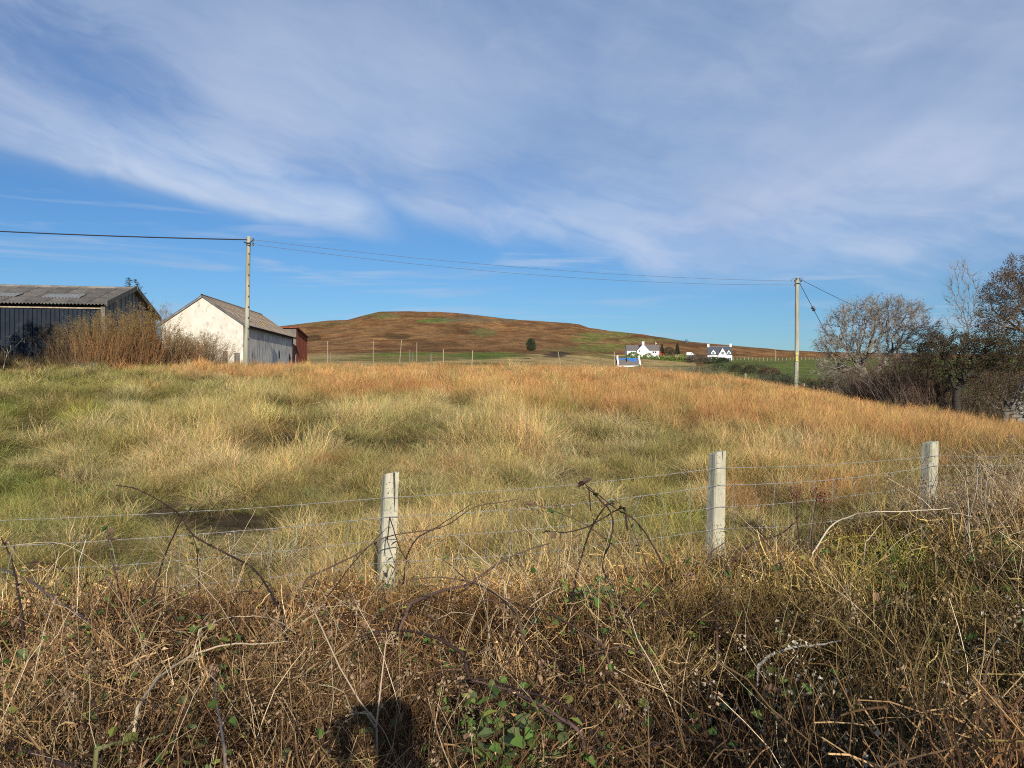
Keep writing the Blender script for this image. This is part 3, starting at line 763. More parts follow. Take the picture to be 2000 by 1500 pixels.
def prism(g, poly, ax, ay, az_, o, depth, C=None):
    """extrude a 2D polygon (in ax, az_) by depth along ay"""
    p = np.array(poly, float); n = len(p)
    f = np.asarray(o) + p[:, :1] * np.asarray(ax) + p[:, 1:] * np.asarray(az_)
    b = f + np.asarray(ay) * depth
    V = np.concatenate([f, b])
    q = [(i, (i + 1) % n, (i + 1) % n + n, i + n) for i in range(n)]
    tri = []
    for i in range(1, n - 1):
        tri.append((0, i + 1, i, i)); tri.append((n, n + i, n + i + 1, n + i + 1))
    g.add(V, q + tri, C)

UP = np.array([0, 0, 1.0])
def mesh_obj(name, V, Q, mat, parent, inv=None, **p):
    g = Geo(); g.add(V, Q); return g.obj(name, mat, parent, **p)

# ------------------------------------------------------------------ the big dark shed on the left
def dark_shed():
    A0 = np.array([-20.1, 38.0, 0.0]); L = unit((-0.985, -0.17, 0)); D = unit((-0.17, 0.985, 0))
    zb = EYE + 0.55; ze = EYE + 3.98; zr = EYE + 5.22; Wd = 9.0; Ln = 15.0
    t_ = thing('corrugated_shed', 'long dark blue steel shed with grey corrugated roof behind the willow shrubs', 'shed', (A0[0], A0[1], zb))
    base = np.array([A0[0], A0[1], zb])
    rel = lambda p: np.asarray(p) - base
    # cladding sheets on the long wall, each 1 m with five ribs
    rib = []
    for i in range(5):
        x0 = i * 0.2
        rib += [(x0, 0), (x0 + 0.14, 0), (x0 + 0.155, 0.05), (x0 + 0.185, 0.05)]
    rib += [(1.0, 0)]
    rib = np.array(rib)
    def wall_sheet(o, ex, out, h0, h1, width=1.0):
        r_ = rib.copy(); r_[:, 0] *= width
        n = len(r_); hs_ = h0 + (h1 - h0) * r_[:, 0] / width
        V = [frame(o, ex, out, UP, np.stack([r_[:, 0], r_[:, 1] + dz, hh], 1)) for dz in (0, -0.006) for hh in (np.zeros(n), hs_)]
        V = np.concatenate(V); i = np.arange(n - 1)
        Q = np.concatenate([np.stack([i, i + 1, i + 1 + n, i + n], 1), np.stack([i + 2 * n, i + 3 * n, i + 1 + 3 * n, i + 1 + 2 * n], 1), np.stack([i + n, i + n + 1, i + 3 * n + 1, i + 3 * n], 1)])
        return V, Q
    first = None
    for k in range(int(Ln)):
        if first is None:
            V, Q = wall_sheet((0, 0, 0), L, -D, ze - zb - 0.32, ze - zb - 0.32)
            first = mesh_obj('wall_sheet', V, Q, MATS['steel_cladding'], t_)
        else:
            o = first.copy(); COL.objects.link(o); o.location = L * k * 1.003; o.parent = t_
    g = Geo()
    prism(g, [(0, 0), (Ln, 0), (Ln, ze - zb - 0.02), (0, ze - zb - 0.02)], L, D, UP, D * 0.03, 0.05)
    prism(g, [(0.0, 0), (Wd - 0.1, 0), (Wd - 0.1, ze - zb - 0.05), (Wd / 2, zr - zb - 0.1), (0.0, ze - zb - 0.05)], D, L, UP, L * 0.06 + D * 0.09, 0.05)
    prism(g, [(0, 0), (Ln, 0), (Ln, ze - zb - 0.02), (0, ze - zb - 0.02)], L, D, UP, D * (Wd - 0.1), 0.05)
    prism(g, [(0, 0), (Wd, 0), (Wd, ze - zb - 0.05), (Wd / 2, zr - zb - 0.1), (0, ze - zb - 0.05)], D, L, UP, L * Ln, 0.05)
    g.obj('inner_wall', MATS['hole_dark'], t_)
    g = Geo(); prism(g, [(0, 0), (Ln, 0), (Ln, 0.06), (0, 0.06)], L, -D, UP, UP * (ze - zb - 0.30) - D * 0.035, 0.05)
    g.obj('eaves_rail', MATS['pale_timber'], t_)
    # gable boards
    nb = 30; bw = Wd / nb
    for k in range(nb):
        y0 = k * bw; y1 = y0 + bw - 0.03
        top = lambda yy: (ze - zb) + (zr - ze) * (1 - abs(yy - Wd / 2) / (Wd / 2)) - 0.12
        g = Geo(); out = -L
        prism(g, [(y0, 0), (y1, 0), (y1, top(y1)), (y0, top(y0))], D, out, UP, -out * 0.02, 0.045 + 0.02 * (k % 2))
        g.obj('gable_board', MATS['boarding'], t_)
    # roof sheets: two rows a side
    slope = math.hypot(Wd / 2, zr - ze); ov = 0.35
    up = unit(D * (Wd / 2) + UP * (zr - ze)); nrm = unit(np.cross(L, up)); nrm = nrm if nrm[2] > 0 else -nrm
    ex = L
    Vs, Qs = corrugated(0.98, (slope + ov) / 2 + 0.08, 6, 0.032)
    cache = {}
    for side in (0, 1):
        if side == 0: upv = up; o0 = -up * ov + UP * (ze - zb)
        else: upv = unit(-D * (Wd / 2) + UP * (zr - ze)); o0 = -upv * ov + UP * (ze - zb) + D * Wd
        nv = unit(np.cross(L, upv)); nv = nv if nv[2] > 0 else -nv
        for row in (0, 1):
            V = frame((0, 0, 0), ex, upv, nv, Vs)
            me_o = None
            for k in range(16):
                loc = o0 + upv * ((slope + ov) / 2) * row + nv * (0.015 * row) - L * 0.3 + L * 0.96 * k + nv * (0.004 * (k % 2))
                if side == 0 and row == 0 and k in (3, 4, 9, 10): pass
                if me_o is None:
                    me_o = mesh_obj('roof_sheet', V, Qs, MATS['roof_cement'], t_); me_o.location = loc
                else:
                    o = me_o.copy(); COL.objects.link(o); o.location = loc; o.parent = t_
        # ridge cap
    g = Geo(); g.tubes([L * -0.35 + D * Wd / 2 + UP * (zr - zb + 0.02), L * 15.2 + D * Wd / 2 + UP * (zr - zb + 0.02)], [0.09, 0.09], 8)
    g.obj('ridge_cap', MATS['roof_cement'], t_)
    # translucent roof lights lying in the front slope
    Vl, Ql = corrugated(0.16 * 11, 1.05, 11, 0.034)
    for s0 in (1.45, 4.4):
        V = frame(-up * ov + UP * (ze - zb) + up * 1.55 + nrm * 0.03 + L * s0, ex, up, nrm, Vl)
        mesh_obj('roof_light', V, Ql, MATS['roof_light'], t_)
    # barge boards on the gable
    for sgn in (0, 1):
        o0 = -L * 0.30 + UP * (ze - zb - 0.18) + (D * -0.30 if sgn == 0 else D * (Wd + 0.30))
        e = up if sgn == 0 else unit(-D * (Wd / 2) + UP * (zr - ze))
        g = Geo(); prism(g, [(0, 0), (slope + 0.32, 0), (slope + 0.32, 0.26), (0, 0.26)], e, L, UP, o0, 0.06)
        g.obj('barge_board', MATS['weathered_timber'], t_)
    g = Geo(); g.box(-L * 0.06 - D * 0.06 + UP * ((ze - zb) / 2 - 0.1), (0.2, 0.2, ze - zb - 0.2), math.atan2(L[1], L[0]))
    g.obj('corner_post', MATS['weathered_timber'], t_)
dark_shed()

# ------------------------------------------------------------------ the limewashed shed
def white_shed():
    C0 = np.array([-15.98, 46.0, 0]); D = unit((-0.62, 12.5, 0)); G = unit((-12.5, -0.62, 0))
    zb = EYE + 0.6; ze = EYE + 3.55; zr = EYE + 5.18; Wd = 4.75; Ln = 12.6
    t_ = thing('limewashed_shed', 'cream limewashed gabled shed with brown mossy roof right of the willow shrubs', 'shed', (C0[0], C0[1], zb))
    h = ze - zb; hr = zr - zb; th = 0.25
    g = Geo(); prism(g, [(0, 0), (Wd, 0), (Wd, h), (Wd / 2, hr), (0, h)], G, D, UP, (0, 0, 0), th); g.obj('gable_wall', MATS['limewash'], t_)
    g = Geo(); prism(g, [(0, 0), (Wd, 0), (Wd, h), (Wd / 2, hr), (0, h)], G, D, UP, D * (Ln - th), th); g.obj('gable_wall', MATS['grey_render'], t_)
    g = Geo(); prism(g, [(0, 0), (Ln - 2 * th, 0), (Ln - 2 * th, h - 0.02), (0, h - 0.02)], D, G, UP, D * th + G * 0.003, th); g.obj('side_wall', MATS['grey_render'], t_)
    g = Geo(); prism(g, [(0, 0), (Ln - 2 * th, 0), (Ln - 2 * th, h - 0.02), (0, h - 0.02)], D, G, UP, D * th + G * (Wd - th - 0.003), th); g.obj('side_wall', MATS['grey_render'], t_)
    slope = math.hypot(Wd / 2, zr - ze); ov = 0.22
    for side in (0, 1):
        upv = unit(G * (Wd / 2) + UP * (zr - ze)) if side == 0 else unit(-G * (Wd / 2) + UP * (zr - ze))
        o0 = UP * h - upv * ov + (G * Wd if side else 0 * G)
        nv = unit(np.cross(D, upv)); nv = nv if nv[2] > 0 else -nv
        Vs, Qs = corrugated(0.94, slope + ov + 0.03, 6, 0.022)
        V = frame((0, 0, 0), D, upv, nv, Vs); mo = None
        for k in range(14):
            loc = o0 + nv * (0.06 + 0.004 * (k % 2)) - D * 0.12 + D * 0.925 * k
            if mo is None: mo = mesh_obj('roof_sheet', V, Qs, MATS['roof_mossy'], t_); mo.location = loc
            else:
                o = mo.copy(); COL.objects.link(o); o.location = loc; o.parent = t_
        if side == 0:
            for (dd, s0, ln) in ((3.0, 0.45, 0.95), (4.9, 0.35, 0.8), (5.9, 1.15, 1.0), (8.3, 1.2, 0.95)):
                g = Geo(); o1 = o0 + D * dd + upv * s0 + nv * 0.10
                prism(g, [(0, 0), (0.14, 0), (0.14, ln), (0, ln)], D, nv, upv, o1, 0.02)
                g.obj('roof_batten', MATS['pale_timber'], t_)
            g = Geo(); Vc, Qc = corrugated(0.3, 0.25, 2, 0.02)
            g.add(frame(o0 + D * 5.9 + upv * 0.75 + nv * 0.11, D, upv, nv, Vc), Qc); g.obj('yellow_patch', MATS['yellow_plate'], t_)
        for e in (0,):
            g = Geo(); prism(g, [(0, 0), (slope + ov + 0.02, 0), (slope + ov + 0.02, 0.10), (0, 0.10)], upv, -D, nv, o0 - D * 0.05 - nv * 0.03, 0.05)
            g.obj('barge_board', MATS['boarding'], t_)
    g = Geo(); g.tubes([UP * (hr + 0.08) + G * Wd / 2 - D * 0.15, UP * (hr + 0.08) + G * Wd / 2 + D * (Ln + 0.2)], [0.07, 0.07], 8); g.obj('ridge_cap', MATS['roof_mossy'], t_)
    g = Geo(); g.tubes([UP * (h - 0.08) - G * 0.2 - D * 0.1, UP * (h - 0.08) - G * 0.2 + D * (Ln + .1)], [0.06, 0.06], 8); g.obj('gutter', MATS['hole_dark'], t_)
    r = np.random.default_rng(3)
    for dd, zz_, s in ((8.5, 1.45, 0.26), (11.6, 1.35, 0.3)):
        a = np.linspace(0, 2 * math.pi, 9)[:-1]; rr = s * (0.6 + 0.6 * r.uniform(0, 1, 8))
        poly = np.stack([rr * np.cos(a) * 0.9 + dd, rr * np.sin(a) * 1.3 + zz_], 1)
        g = Geo(); prism(g, poly, D, -G, UP, (0, 0, 0), 0.012); g.obj('wall_hole', MATS['hole_dark'], t_)
    g = Geo(); prism(g, [(0, 0), (0.35, 0), (0.35, h - 0.05), (0, h - 0.05)], D, -G, UP, D * (Ln - 0.3), 0.03); g.obj('corner_strip', MATS['rusty_sheet'], t_)
white_shed()

def rust_shed():
    C0 = np.array([-16.85, 60.4, 0]); D = unit((-0.8, 6.0, 0)); G = unit((-6.0, -0.8, 0))
    zb = EYE + 0.6; Wd = 2.6; Ln = 6.4; h0 = 3.7; h1 = 3.35
    t_ = thing('rusty_store', 'rust red sheet metal store with a grey end behind the cream shed', 'shed', (C0[0], C0[1], zb))
    g = Geo(); prism(g, [(0, 0), (Wd, 0), (Wd, h0), (0, h0)], G, D, UP, (0, 0, 0), 0.05); g.obj('end_wall', MATS['roof_cement'], t_)
    nsh = 8; w_ = Ln / nsh
    for k in range(nsh):
        Vs, Qs = corrugated(w_ + 0.02, 1.0, 4, 0.03)
        hh0 = h0 + (h1 - h0) * k / nsh
        V = frame(D * (k * w_) - G * 0.005 * (k % 2), D, UP * hh0, -G, Vs)
        mesh_obj('wall_sheet', V, Qs, MATS['rusty_sheet'], t_)
    g = Geo(); prism(g, [(0, 0), (Wd, 0), (Wd, h1), (0, h1)], G, D, UP, D * Ln, 0.05); g.obj('end_wall', MATS['rusty_sheet'], t_)
    g = Geo(); prism(g, [(0, 0), (Ln, 0), (Ln, h1), (0, h0)], D, G, UP, G * Wd, 0.05); g.obj('back_wall', MATS['rusty_sheet'], t_)
    g = Geo(); prism(g, [(-0.15, h0 + 0.05), (Ln + 0.2, h1 + 0.05), (Ln + 0.2, h1 + 0.17), (-0.15, h0 + 0.17)], D, G, UP, -G * 0.12, Wd + 0.24)
    g.obj('roof', MATS['rusty_sheet'], t_)
rust_shed()

# ------------------------------------------------------------------ poles and cables
def pole(name, label, u_top, py_top, u_bot, d, r0, r1, group='wooden electricity poles'):
    top = at(u_top, py_top, d); bx = (u_bot - 1000) / F * d
    zb = gz(bx, d) - 0.3
    t_ = thing(name, label, 'pole', (bx, d, zb), 0, group)
    n = 14; tt = np.linspace(0, 1, n)[:, None]
    P_ = np.array([0, 0, 0]) * (1 - tt) + (np.array(top) - np.array([bx, d, zb])) * tt
    P_[:, 0] += 0.03 * np.sin(tt[:, 0] * 5)
    g = Geo(); g.tubes(P_, r0 + (r1 - r0) * tt[:, 0], 10, cap=True); g.obj('shaft', MATS['pole_timber'], t_, True)
    return t_, np.array(top) - np.array([bx, d, zb])
def bobbin(t_, c, name='insulator', s=1.0, ax=(0, 0, 1)):
    g = Geo(); zz_ = np.array([-.09, -.07, -.04, 0, .04, .07, .09]) * s; rr = np.array([.01, .05, .06, .035, .06, .05, .01]) * s
    g.tubes(np.asarray(c) + np.outer(zz_, ax), rr, 8, cap=True); return g.obj(name, MATS['insulator'], t_, True)
def rod(t_, pts, r, name, mat='galvanised'):
    pts = np.array(pts, float); g = Geo(); g.tubes(pts, np.full(len(pts), r), 5, cap=True); return g.obj(name, MATS[mat], t_)
lp, ltop = pole('utility_pole', 'grey green wooden pole in front of the cream shed, thick black cable at its head', 487, 462, 478, 40.0, 0.125, 0.105)
for dz in (-0.20, -0.42):
    rod(lp, [ltop + (0, 0, dz), ltop + (0.30, -0.05, dz)], 0.018, 'bracket'); bobbin(lp, ltop + (0.22, -0.05, dz + 0.02), s=0.9)
rod(lp, [ltop + (-0.25, -0.1, -0.30), ltop + (-0.1, -0.14, -0.36), ltop + (0.1, -0.14, -0.36), ltop + (0.2, -0.1, -0.22)], 0.03, 'clamp', 'cable')
rod(lp, [ltop + (-0.13, -0.1, -0.44), ltop + (0, -0.13, -0.47), ltop + (0.12, -0.1, -0.50)], 0.02, 'band', 'cable')
for k in range(9):
    g = Geo(); g.box(ltop + np.array([0.02 - 0.0085 * 0.55 * k, -0.118 - .0016 * k, -0.9 - 0.55 * k]), (0.05, 0.03, 0.07)); g.obj('cable_clip', MATS['insulator'], lp)
rp, rtop = pole('utility_pole', 'weathered wooden pole with a small yellow plate, left of the grey sycamore', 1558, 544, 1554, 52.0, 0.15, 0.125)
for s_, dz in ((-1, -0.05), (1, -0.05), (-1, -0.18), (1, -0.16), (-1, -0.43)):
    bobbin(rp, rtop + (s_ * 0.2 * (1 if dz < -0.1 else 0.45), -0.08, dz), s=1.0)
for dz in (-0.17, -0.43): rod(rp, [rtop + (-0.42, -0.05, dz), rtop + (-0.1, -0.05, dz)], 0.02, 'bracket')
rod(rp, [rtop + (-0.45, 0, -0.24), rtop + (-0.40, 0, -0.08), rtop + (-0.25, 0, 0.05), rtop + (-0.12, 0, -0.02)], 0.014, 'jumper_wire', 'cable')
rod(rp, [rtop + (0.12, 0, 0.0), rtop + (0.3, 0, 0.06), rtop + (0.36, 0, -0.02), rtop + (0.26, 0, -0.16)], 0.014, 'jumper_wire', 'cable')
rod(rp, [rtop + (-0.14, -0.1, -0.35), rtop + (0, -0.15, -0.34), rtop + (0.15, -0.1, -0.38)], 0.03, 'band', 'cable')
g = Geo(); g.box(np.array([0.02, -0.165, 2.72]), (0.15, 0.012, 0.55)); g.obj('warning_plate', MATS['yellow_plate'], rp)
g = Geo(); g.box(np.array([0.02, -0.172, 2.82]), (0.12, 0.006, 0.12)); g.obj('notice', MATS['roof_light'], rp)
def cable(name, label, a, b, sag, r, mat, cat='cable', n=26, group=None):
    a = np.asarray(a); b = np.asarray(b); tt = np.linspace(0, 1, n)[:, None]
    Pt = a * (1 - tt) + b * tt; Pt[:, 2] -= (sag * 4 * tt * (1 - tt))[:, 0]
    g = Geo(); g.tubes(Pt, np.full(n, r), 5); o = g.obj(name, MATS[mat])
    tag(o, label, cat, group); return o
LT = np.array(at(487, 462, 40)); RT = np.array(at(1558, 544, 52))
far_end = np.array([-60.0, 50.0, EYE + 12.0])
cable('overhead_cable', 'thick black cable running from the left pole over the dark shed', LT + (-0.1, -0.1, -0.16 - .02), far_end, 0.45, 0.034, 'cable')
cable('overhead_wire', 'upper thin wire strung between the two wooden poles', LT + (0.28, 0, -0.18), RT + (-0.42, -0.05, -0.17), 0.42, 0.011, 'thin_wire', 'wire')
cable('overhead_wire', 'lower thin wire strung between the two wooden poles', LT + (0.28, 0, -0.42), RT + (-0.42, -0.05, -0.43), 0.55, 0.011, 'thin_wire', 'wire')
cable('service_wire', 'thin wire dropping from the right pole behind the sycamore crown', RT + (0.28, -0.05, -0.12), at(1990, 716, 58), 0.5, 0.016, 'cable', 'wire')
sp = at(1690, 720, 54.5); sp.z = gz(sp.x, sp.y)
sw = thing('stay_wire', 'steep stay wire with a dark insulator, from the right pole to the ground', 'wire', tuple(sp))
g = Geo(); g.tubes(np.array([RT + (0.1, -0.1, -0.34) - np.array(sp), (0, 0, -0.1)]), [0.02, 0.02], 5); g.obj('strand', MATS['cable'], sw)
mid = (RT + (0.1, -0.1, -0.34) - np.array(sp)); bobbin(sw, mid * 0.80 , 'stay_insulator', 2.0, unit(mid))
# the next pole along, just out of frame, carries the far end of the thick cable
op, otop = pole('utility_pole', 'wooden pole beyond the left edge holding the far end of the thick cable', 1000 - 60.0 / 50 * F, 750 - 12.1 / 50 * F, 1000 - 60.0 / 50 * F, 50.0, 0.125, 0.105)

# ------------------------------------------------------------------ small things near the sheds
def post(name, label, u, py_top, d, wd, cat='post', mat='weathered_timber', lean=0.0, group=None, low=0.3):
    x = (u - 1000) / F * d; zb = gz(x, d) - low; zt = EYE + (750 - py_top) / F * d
    g = Geo(); hgt = zt - zb
    g.box((0, 0, hgt / 2), (wd, wd, hgt), 0.3, taper=0.9)
    o = g.obj(name, MATS[mat]); o.location = (x, d, zb); o.rotation_euler = (0, lean, random.uniform(0, 1.5))
    tag(o, label, cat, group); return o
post('gate_post', 'grey square post just left of the pole in front of the cream shed', 463, 689, 43, 0.24)
post('gate_post', 'grey post half hidden by the brown shrub before the cream gable', 440, 686, 43.5, 0.24)
post('gate_post', 'grey post standing in the dark hedge between pole and sycamore', 1633, 730, 51, 0.26)
for u, py, d, ln, lab in ((640, 666, 185, 0.0, 'pale pole nearest the rusty store on the lower moor'),
                          (729, 665, 190, 0.0, 'straight pale pole below the dark hollow of the hill'),
                          (780, 663, 180, 0.09, 'pale pole leaning right at the foot of the hill'),
                          (814, 669, 190, 0.0, 'thin pale pole right of the leaning one'),
                          (866, 682, 110, 0.0, 'pale pole standing at the left end of the green pasture'),
                          (920, 684, 120, 0.07, 'pale leaning pole in the middle of the green pasture'),
                          (1098, 686, 150, -0.25, 'pale strut leaning left beside the dark earth bank'),
                          (1200, 687, 170, 0.0, 'pale pole left of the cottage with the blue patched roof')):
    post('field_pole', lab, u, py, d, 0.115 if d > 150 else 0.11, mat='pale_timber', lean=ln, cat='pole', low=0.6)
for u, py, d, lb in ((800, 684, 190, 'taller of two short grey posts just left of the thin pale pole'), (806, 687, 190, 'lower of two short grey posts just left of the thin pale pole'), (842, 690, 190, 'short grey post between the thin pale pole and the green pasture pole'), (645, 688, 190, 'short grey post at the foot of the pole nearest the rusty store')):
    post('boundary_post', lb, u, py, d, 0.22, cat='fence post', group='short posts along the foot of the hill')
fw = thing('field_fence', 'low post and wire fence between the right pole and the sycamore', 'fence', (0, 0, 0))
pp = []
for u, py, d in ((1570, 748, 53), (1588, 752, 53), (1607, 754, 52), (1641, 762, 51.5), (1735, 747, 62)):
    x = (u - 1000) / F * d; zb = gz(x, d) - .3; zt = EYE + (750 - py) / F * d
    g = Geo(); g.box((x, d, (zb + zt) / 2), (0.13, 0.13, zt - zb), 0.4, taper=0.85); g.obj('fence_post', MATS['pale_timber'], fw); pp.append((x, d, zt - 0.12))
g = Geo()
for k in range(len(pp) - 2): g.tubes([pp[k], pp[k + 1]], [0.012, 0.012], 4)
g.obj('fence_wire', MATS['galvanised'], fw)
mf = thing('moor_fence', 'long line of pale posts between green pasture and brown moor', 'fence', (0, 0, 0))
for k in range(34):
    u = 1432 + k * 7.4; d = 296
    x = (u - 1000) / F * d; zb = gz(x, d)
    g = Geo(); g.box((x, d, zb + 0.5), (0.15, 0.15, 1.25), 0.4); g.obj('fence_post', MATS['pale_timber'], mf)
post('short_post', 'white marker post in front of the dark shrubs right of the houses', 1456, 729, 70, 0.13, mat='pale_timber')

# dead hogweed against the dark shed
def umbel_plant(name, label, pts_main, branches, r0, d, col=(0.36, 0.31, 0.24)):
    base = at(*pts_main[0], d); t_ = thing(name, label, 'plant', tuple(base))
    rel = lambda u, p: np.array(at(u, p, d)) - np.array(base)
    g = Geo(); P_ = np.array([rel(*p) for p in pts_main]); g.tubes(P_, np.linspace(r0, r0 * 0.6, len(P_)), 6, np.array([col])); g.obj('stem', MATS['plant'], t_)
    for br in branches:
        P_ = np.array([rel(*p) for p in br]); P_[:, 1] += np.linspace(0, random.uniform(-0.1, 0.1), len(P_))
        g = Geo(); g.tubes(P_, np.linspace(r0 * 0.6, r0 * 0.35, len(P_)), 5, np.array([col])); o = g.obj('branch', MATS['plant'], t_)
        g = Geo(); tip = P_[-1]; dr = unit(P_[-1] - P_[-2])
        N = 7; s = r0 * 7
        e = np.array([unit(dr * 1.0 + np.random.normal(0, 0.9, 3)) for _ in range(N)]) * s
        Pt = np.stack([np.broadcast_to(tip, (N, 3)), tip + e * 0.6, tip + e], 1)
        g.tubes(Pt, np.full((N, 3), r0 * 0.15), 3, np.tile(col, (N, 1)))
        g.leaves(np.repeat(tip + e, 4, 0), r0 * 1.6, np.tile(np.array(col) * 0.8, (N * 4, 1)))
        g.obj('seed_head', MATS['plant'], o)['kind'] = 'stuff'
    return t_
umbel_plant('dead_hogweed', 'dead pale branched hogweed stalk against the dark shed at the left edge', [(6, 722), (10, 705), (14, 692), (16, 690)],
            [[(16, 690), (23, 683), (23, 675), (29, 667)], [(16, 690), (12, 680), (10, 675)], [(15, 692), (4, 681), (0, 669)], [(16, 690), (22, 684), (19, 668), (17, 662)], [(17, 688), (30, 675), (37, 667)]], 0.022, 33.0)
# ------------------------------------------------------------------ houses far off
def house_block(g_wall, w, d, h, hr, o=(0, 0, 0)):
    """gabled box: front at y=0 facing -y, x from 0 to w, ridge along x"""
    o = np.asarray(o, float)
    ex, ey = np.array([1.0, 0, 0]), np.array([0, 1.0, 0])
    prism(g_wall, [(0, 0), (d, 0), (d, h), (d / 2, hr), (0, h)], ey, ex, UP, o, w)
def roof_planes(t_, w, d, h, hr, o=(0, 0, 0), mat='slate', ov=0.25, th=0.14):
    o = np.asarray(o, float); ex, ey = np.array([1.0, 0, 0]), np.array([0, 1.0, 0])
    sl = math.hypot(d / 2, hr - h)
    for s in (0, 1):
        upv = unit(ey * (d / 2) + UP * (hr - h)) if s == 0 else unit(-ey * (d / 2) + UP * (hr - h))
        nv = unit(np.cross(ex, upv)); nv = nv if nv[2] > 0 else -nv
        g = Geo(); prism(g, [(-ov * 0.3, 0), (w + ov * 0.3, 0), (w + ov * 0.3, sl + ov), (-ov * 0.3, sl + ov)], ex, nv, upv, o + (ey * d if s else 0 * ey) + UP * h - upv * ov + nv * 0.02, th)
        g.obj('roof', MATS[mat], t_)
def chimney(t_, x, y, z, w=0.8, h=1.2, pots=0):
    g = Geo(); g.box((x, y, z + h / 2), (w, w * 0.8, h)); g.box((x, y, z + h + 0.06), (w + 0.16, w * 0.8 + 0.16, 0.14))
    o = g.obj('chimney', MATS['white_wall'], t_)
def window(t_, x, z, w, h, y=0.0, bars=1, ax='y'):
    g = Geo()
    fr = lambda cx, cz, sw, sh: g.box((cx, y - 0.02, cz), (sw, 0.10, sh))
    fr(x, z + h / 2, w + 0.16, 0.08); fr(x, z - h / 2, w + 0.16, 0.08); fr(x - w / 2, z, 0.08, h - 0.08); fr(x + w / 2, z, 0.08, h - 0.08)
    if bars: fr(x, z, 0.06, h - 0.08)
    o = g.obj('window', MATS['white_wall'], t_)
    g = Geo(); g.box((x, y - 0.005, z), (w - 0.06, 0.05, h - 0.06)); g.obj('pane', MATS['window_glass'], o)

def villa():
    d0 = 300.0; c = at(1382, 706, d0); zb = gz(c.x, c.y)
    t_ = thing('white_villa', 'white house with dark slate roof and three front gables, right of the other houses', 'house', (c.x, c.y, EYE + (750 - 708.5) / F * d0), math.radians(-12))
    w, dp, h, hr = 9.2, 6.4, 3.1, 6.3
    g = Geo(); house_block(g, w, dp, h, hr, (0, 0, 0)); g.box((w / 2, dp / 2, -0.7), (w + 0.06, dp + 0.06, 1.4)); g.obj('wall', MATS['white_wall'], t_)
    roof_planes(t_, w, dp, h, hr, mat='slate')
    g = Geo(); g.box((w / 2, dp / 2, hr + 0.12), (w + 0.1, 0.25, 0.12)); g.obj('ridge_tile', MATS['roof_light'], t_)
    chimney(t_, 0.4, dp / 2, hr - 0.2); chimney(t_, w - 0.4, dp / 2, hr - 0.2)
    # big gable and two dormers
    ex, ey = np.array([1.0, 0, 0]), np.array([0, 1.0, 0])
    for (cx, gw, z0, ze_, zr_, y0, dep) in ((5.6, 3.2, 0, 2.9, 5.6, -0.5, 3.4), (2.2, 1.7, 2.6, 3.9, 5.0, -0.02, 2.0), (7.9, 1.5, 2.6, 3.8, 4.8, -0.02, 1.9)):
        g = Geo(); prism(g, [(cx - gw / 2, z0), (cx + gw / 2, z0), (cx + gw / 2, ze_), (cx, zr_), (cx - gw / 2, ze_)], ex, ey, UP, (0, y0, 0), dep)
        wl_ = g.obj('front_gable', MATS['white_wall'], t_)
        for s in (-1, 1):
            e = unit(np.array([-s * gw / 2, 0, zr_ - ze_])); sl = math.hypot(gw / 2, zr_ - ze_) + 0.12; nv = unit(np.cross(ey, e)); nv = nv if nv[2] > 0 else -nv
            g = Geo(); prism(g, [(0, 0), (sl, 0), (sl, 0.12), (0, 0.12)], e, ey, nv, np.array([cx + s * gw / 2, y0 + 0.15, ze_]) - e * 0.1, dep)
            g.obj('gable_roof', MATS['slate'], wl_)
    window(t_, 2.2, 3.75, 0.8, 0.9, -0.03); window(t_, 5.6, 3.7, 0.9, 1.1, -0.51); window(t_, 7.9, 3.65, 0.8, 0.8, -0.03)
    window(t_, 5.4, 1.35, 1.9, 1.4, -0.51); window(t_, 8.2, 1.3, 1.1, 1.3, 0)
    g = Geo(); g.box((2.2, -0.04, 1.2), (1.1, 0.12, 2.1)); g.obj('door', MATS['window_glass'], t_)
    g = Geo(); g.box((3.9, -0.06, 2.2), (0.1, 0.1, 4.0)); g.obj('downpipe', MATS['roof_light'], t_)
villa()
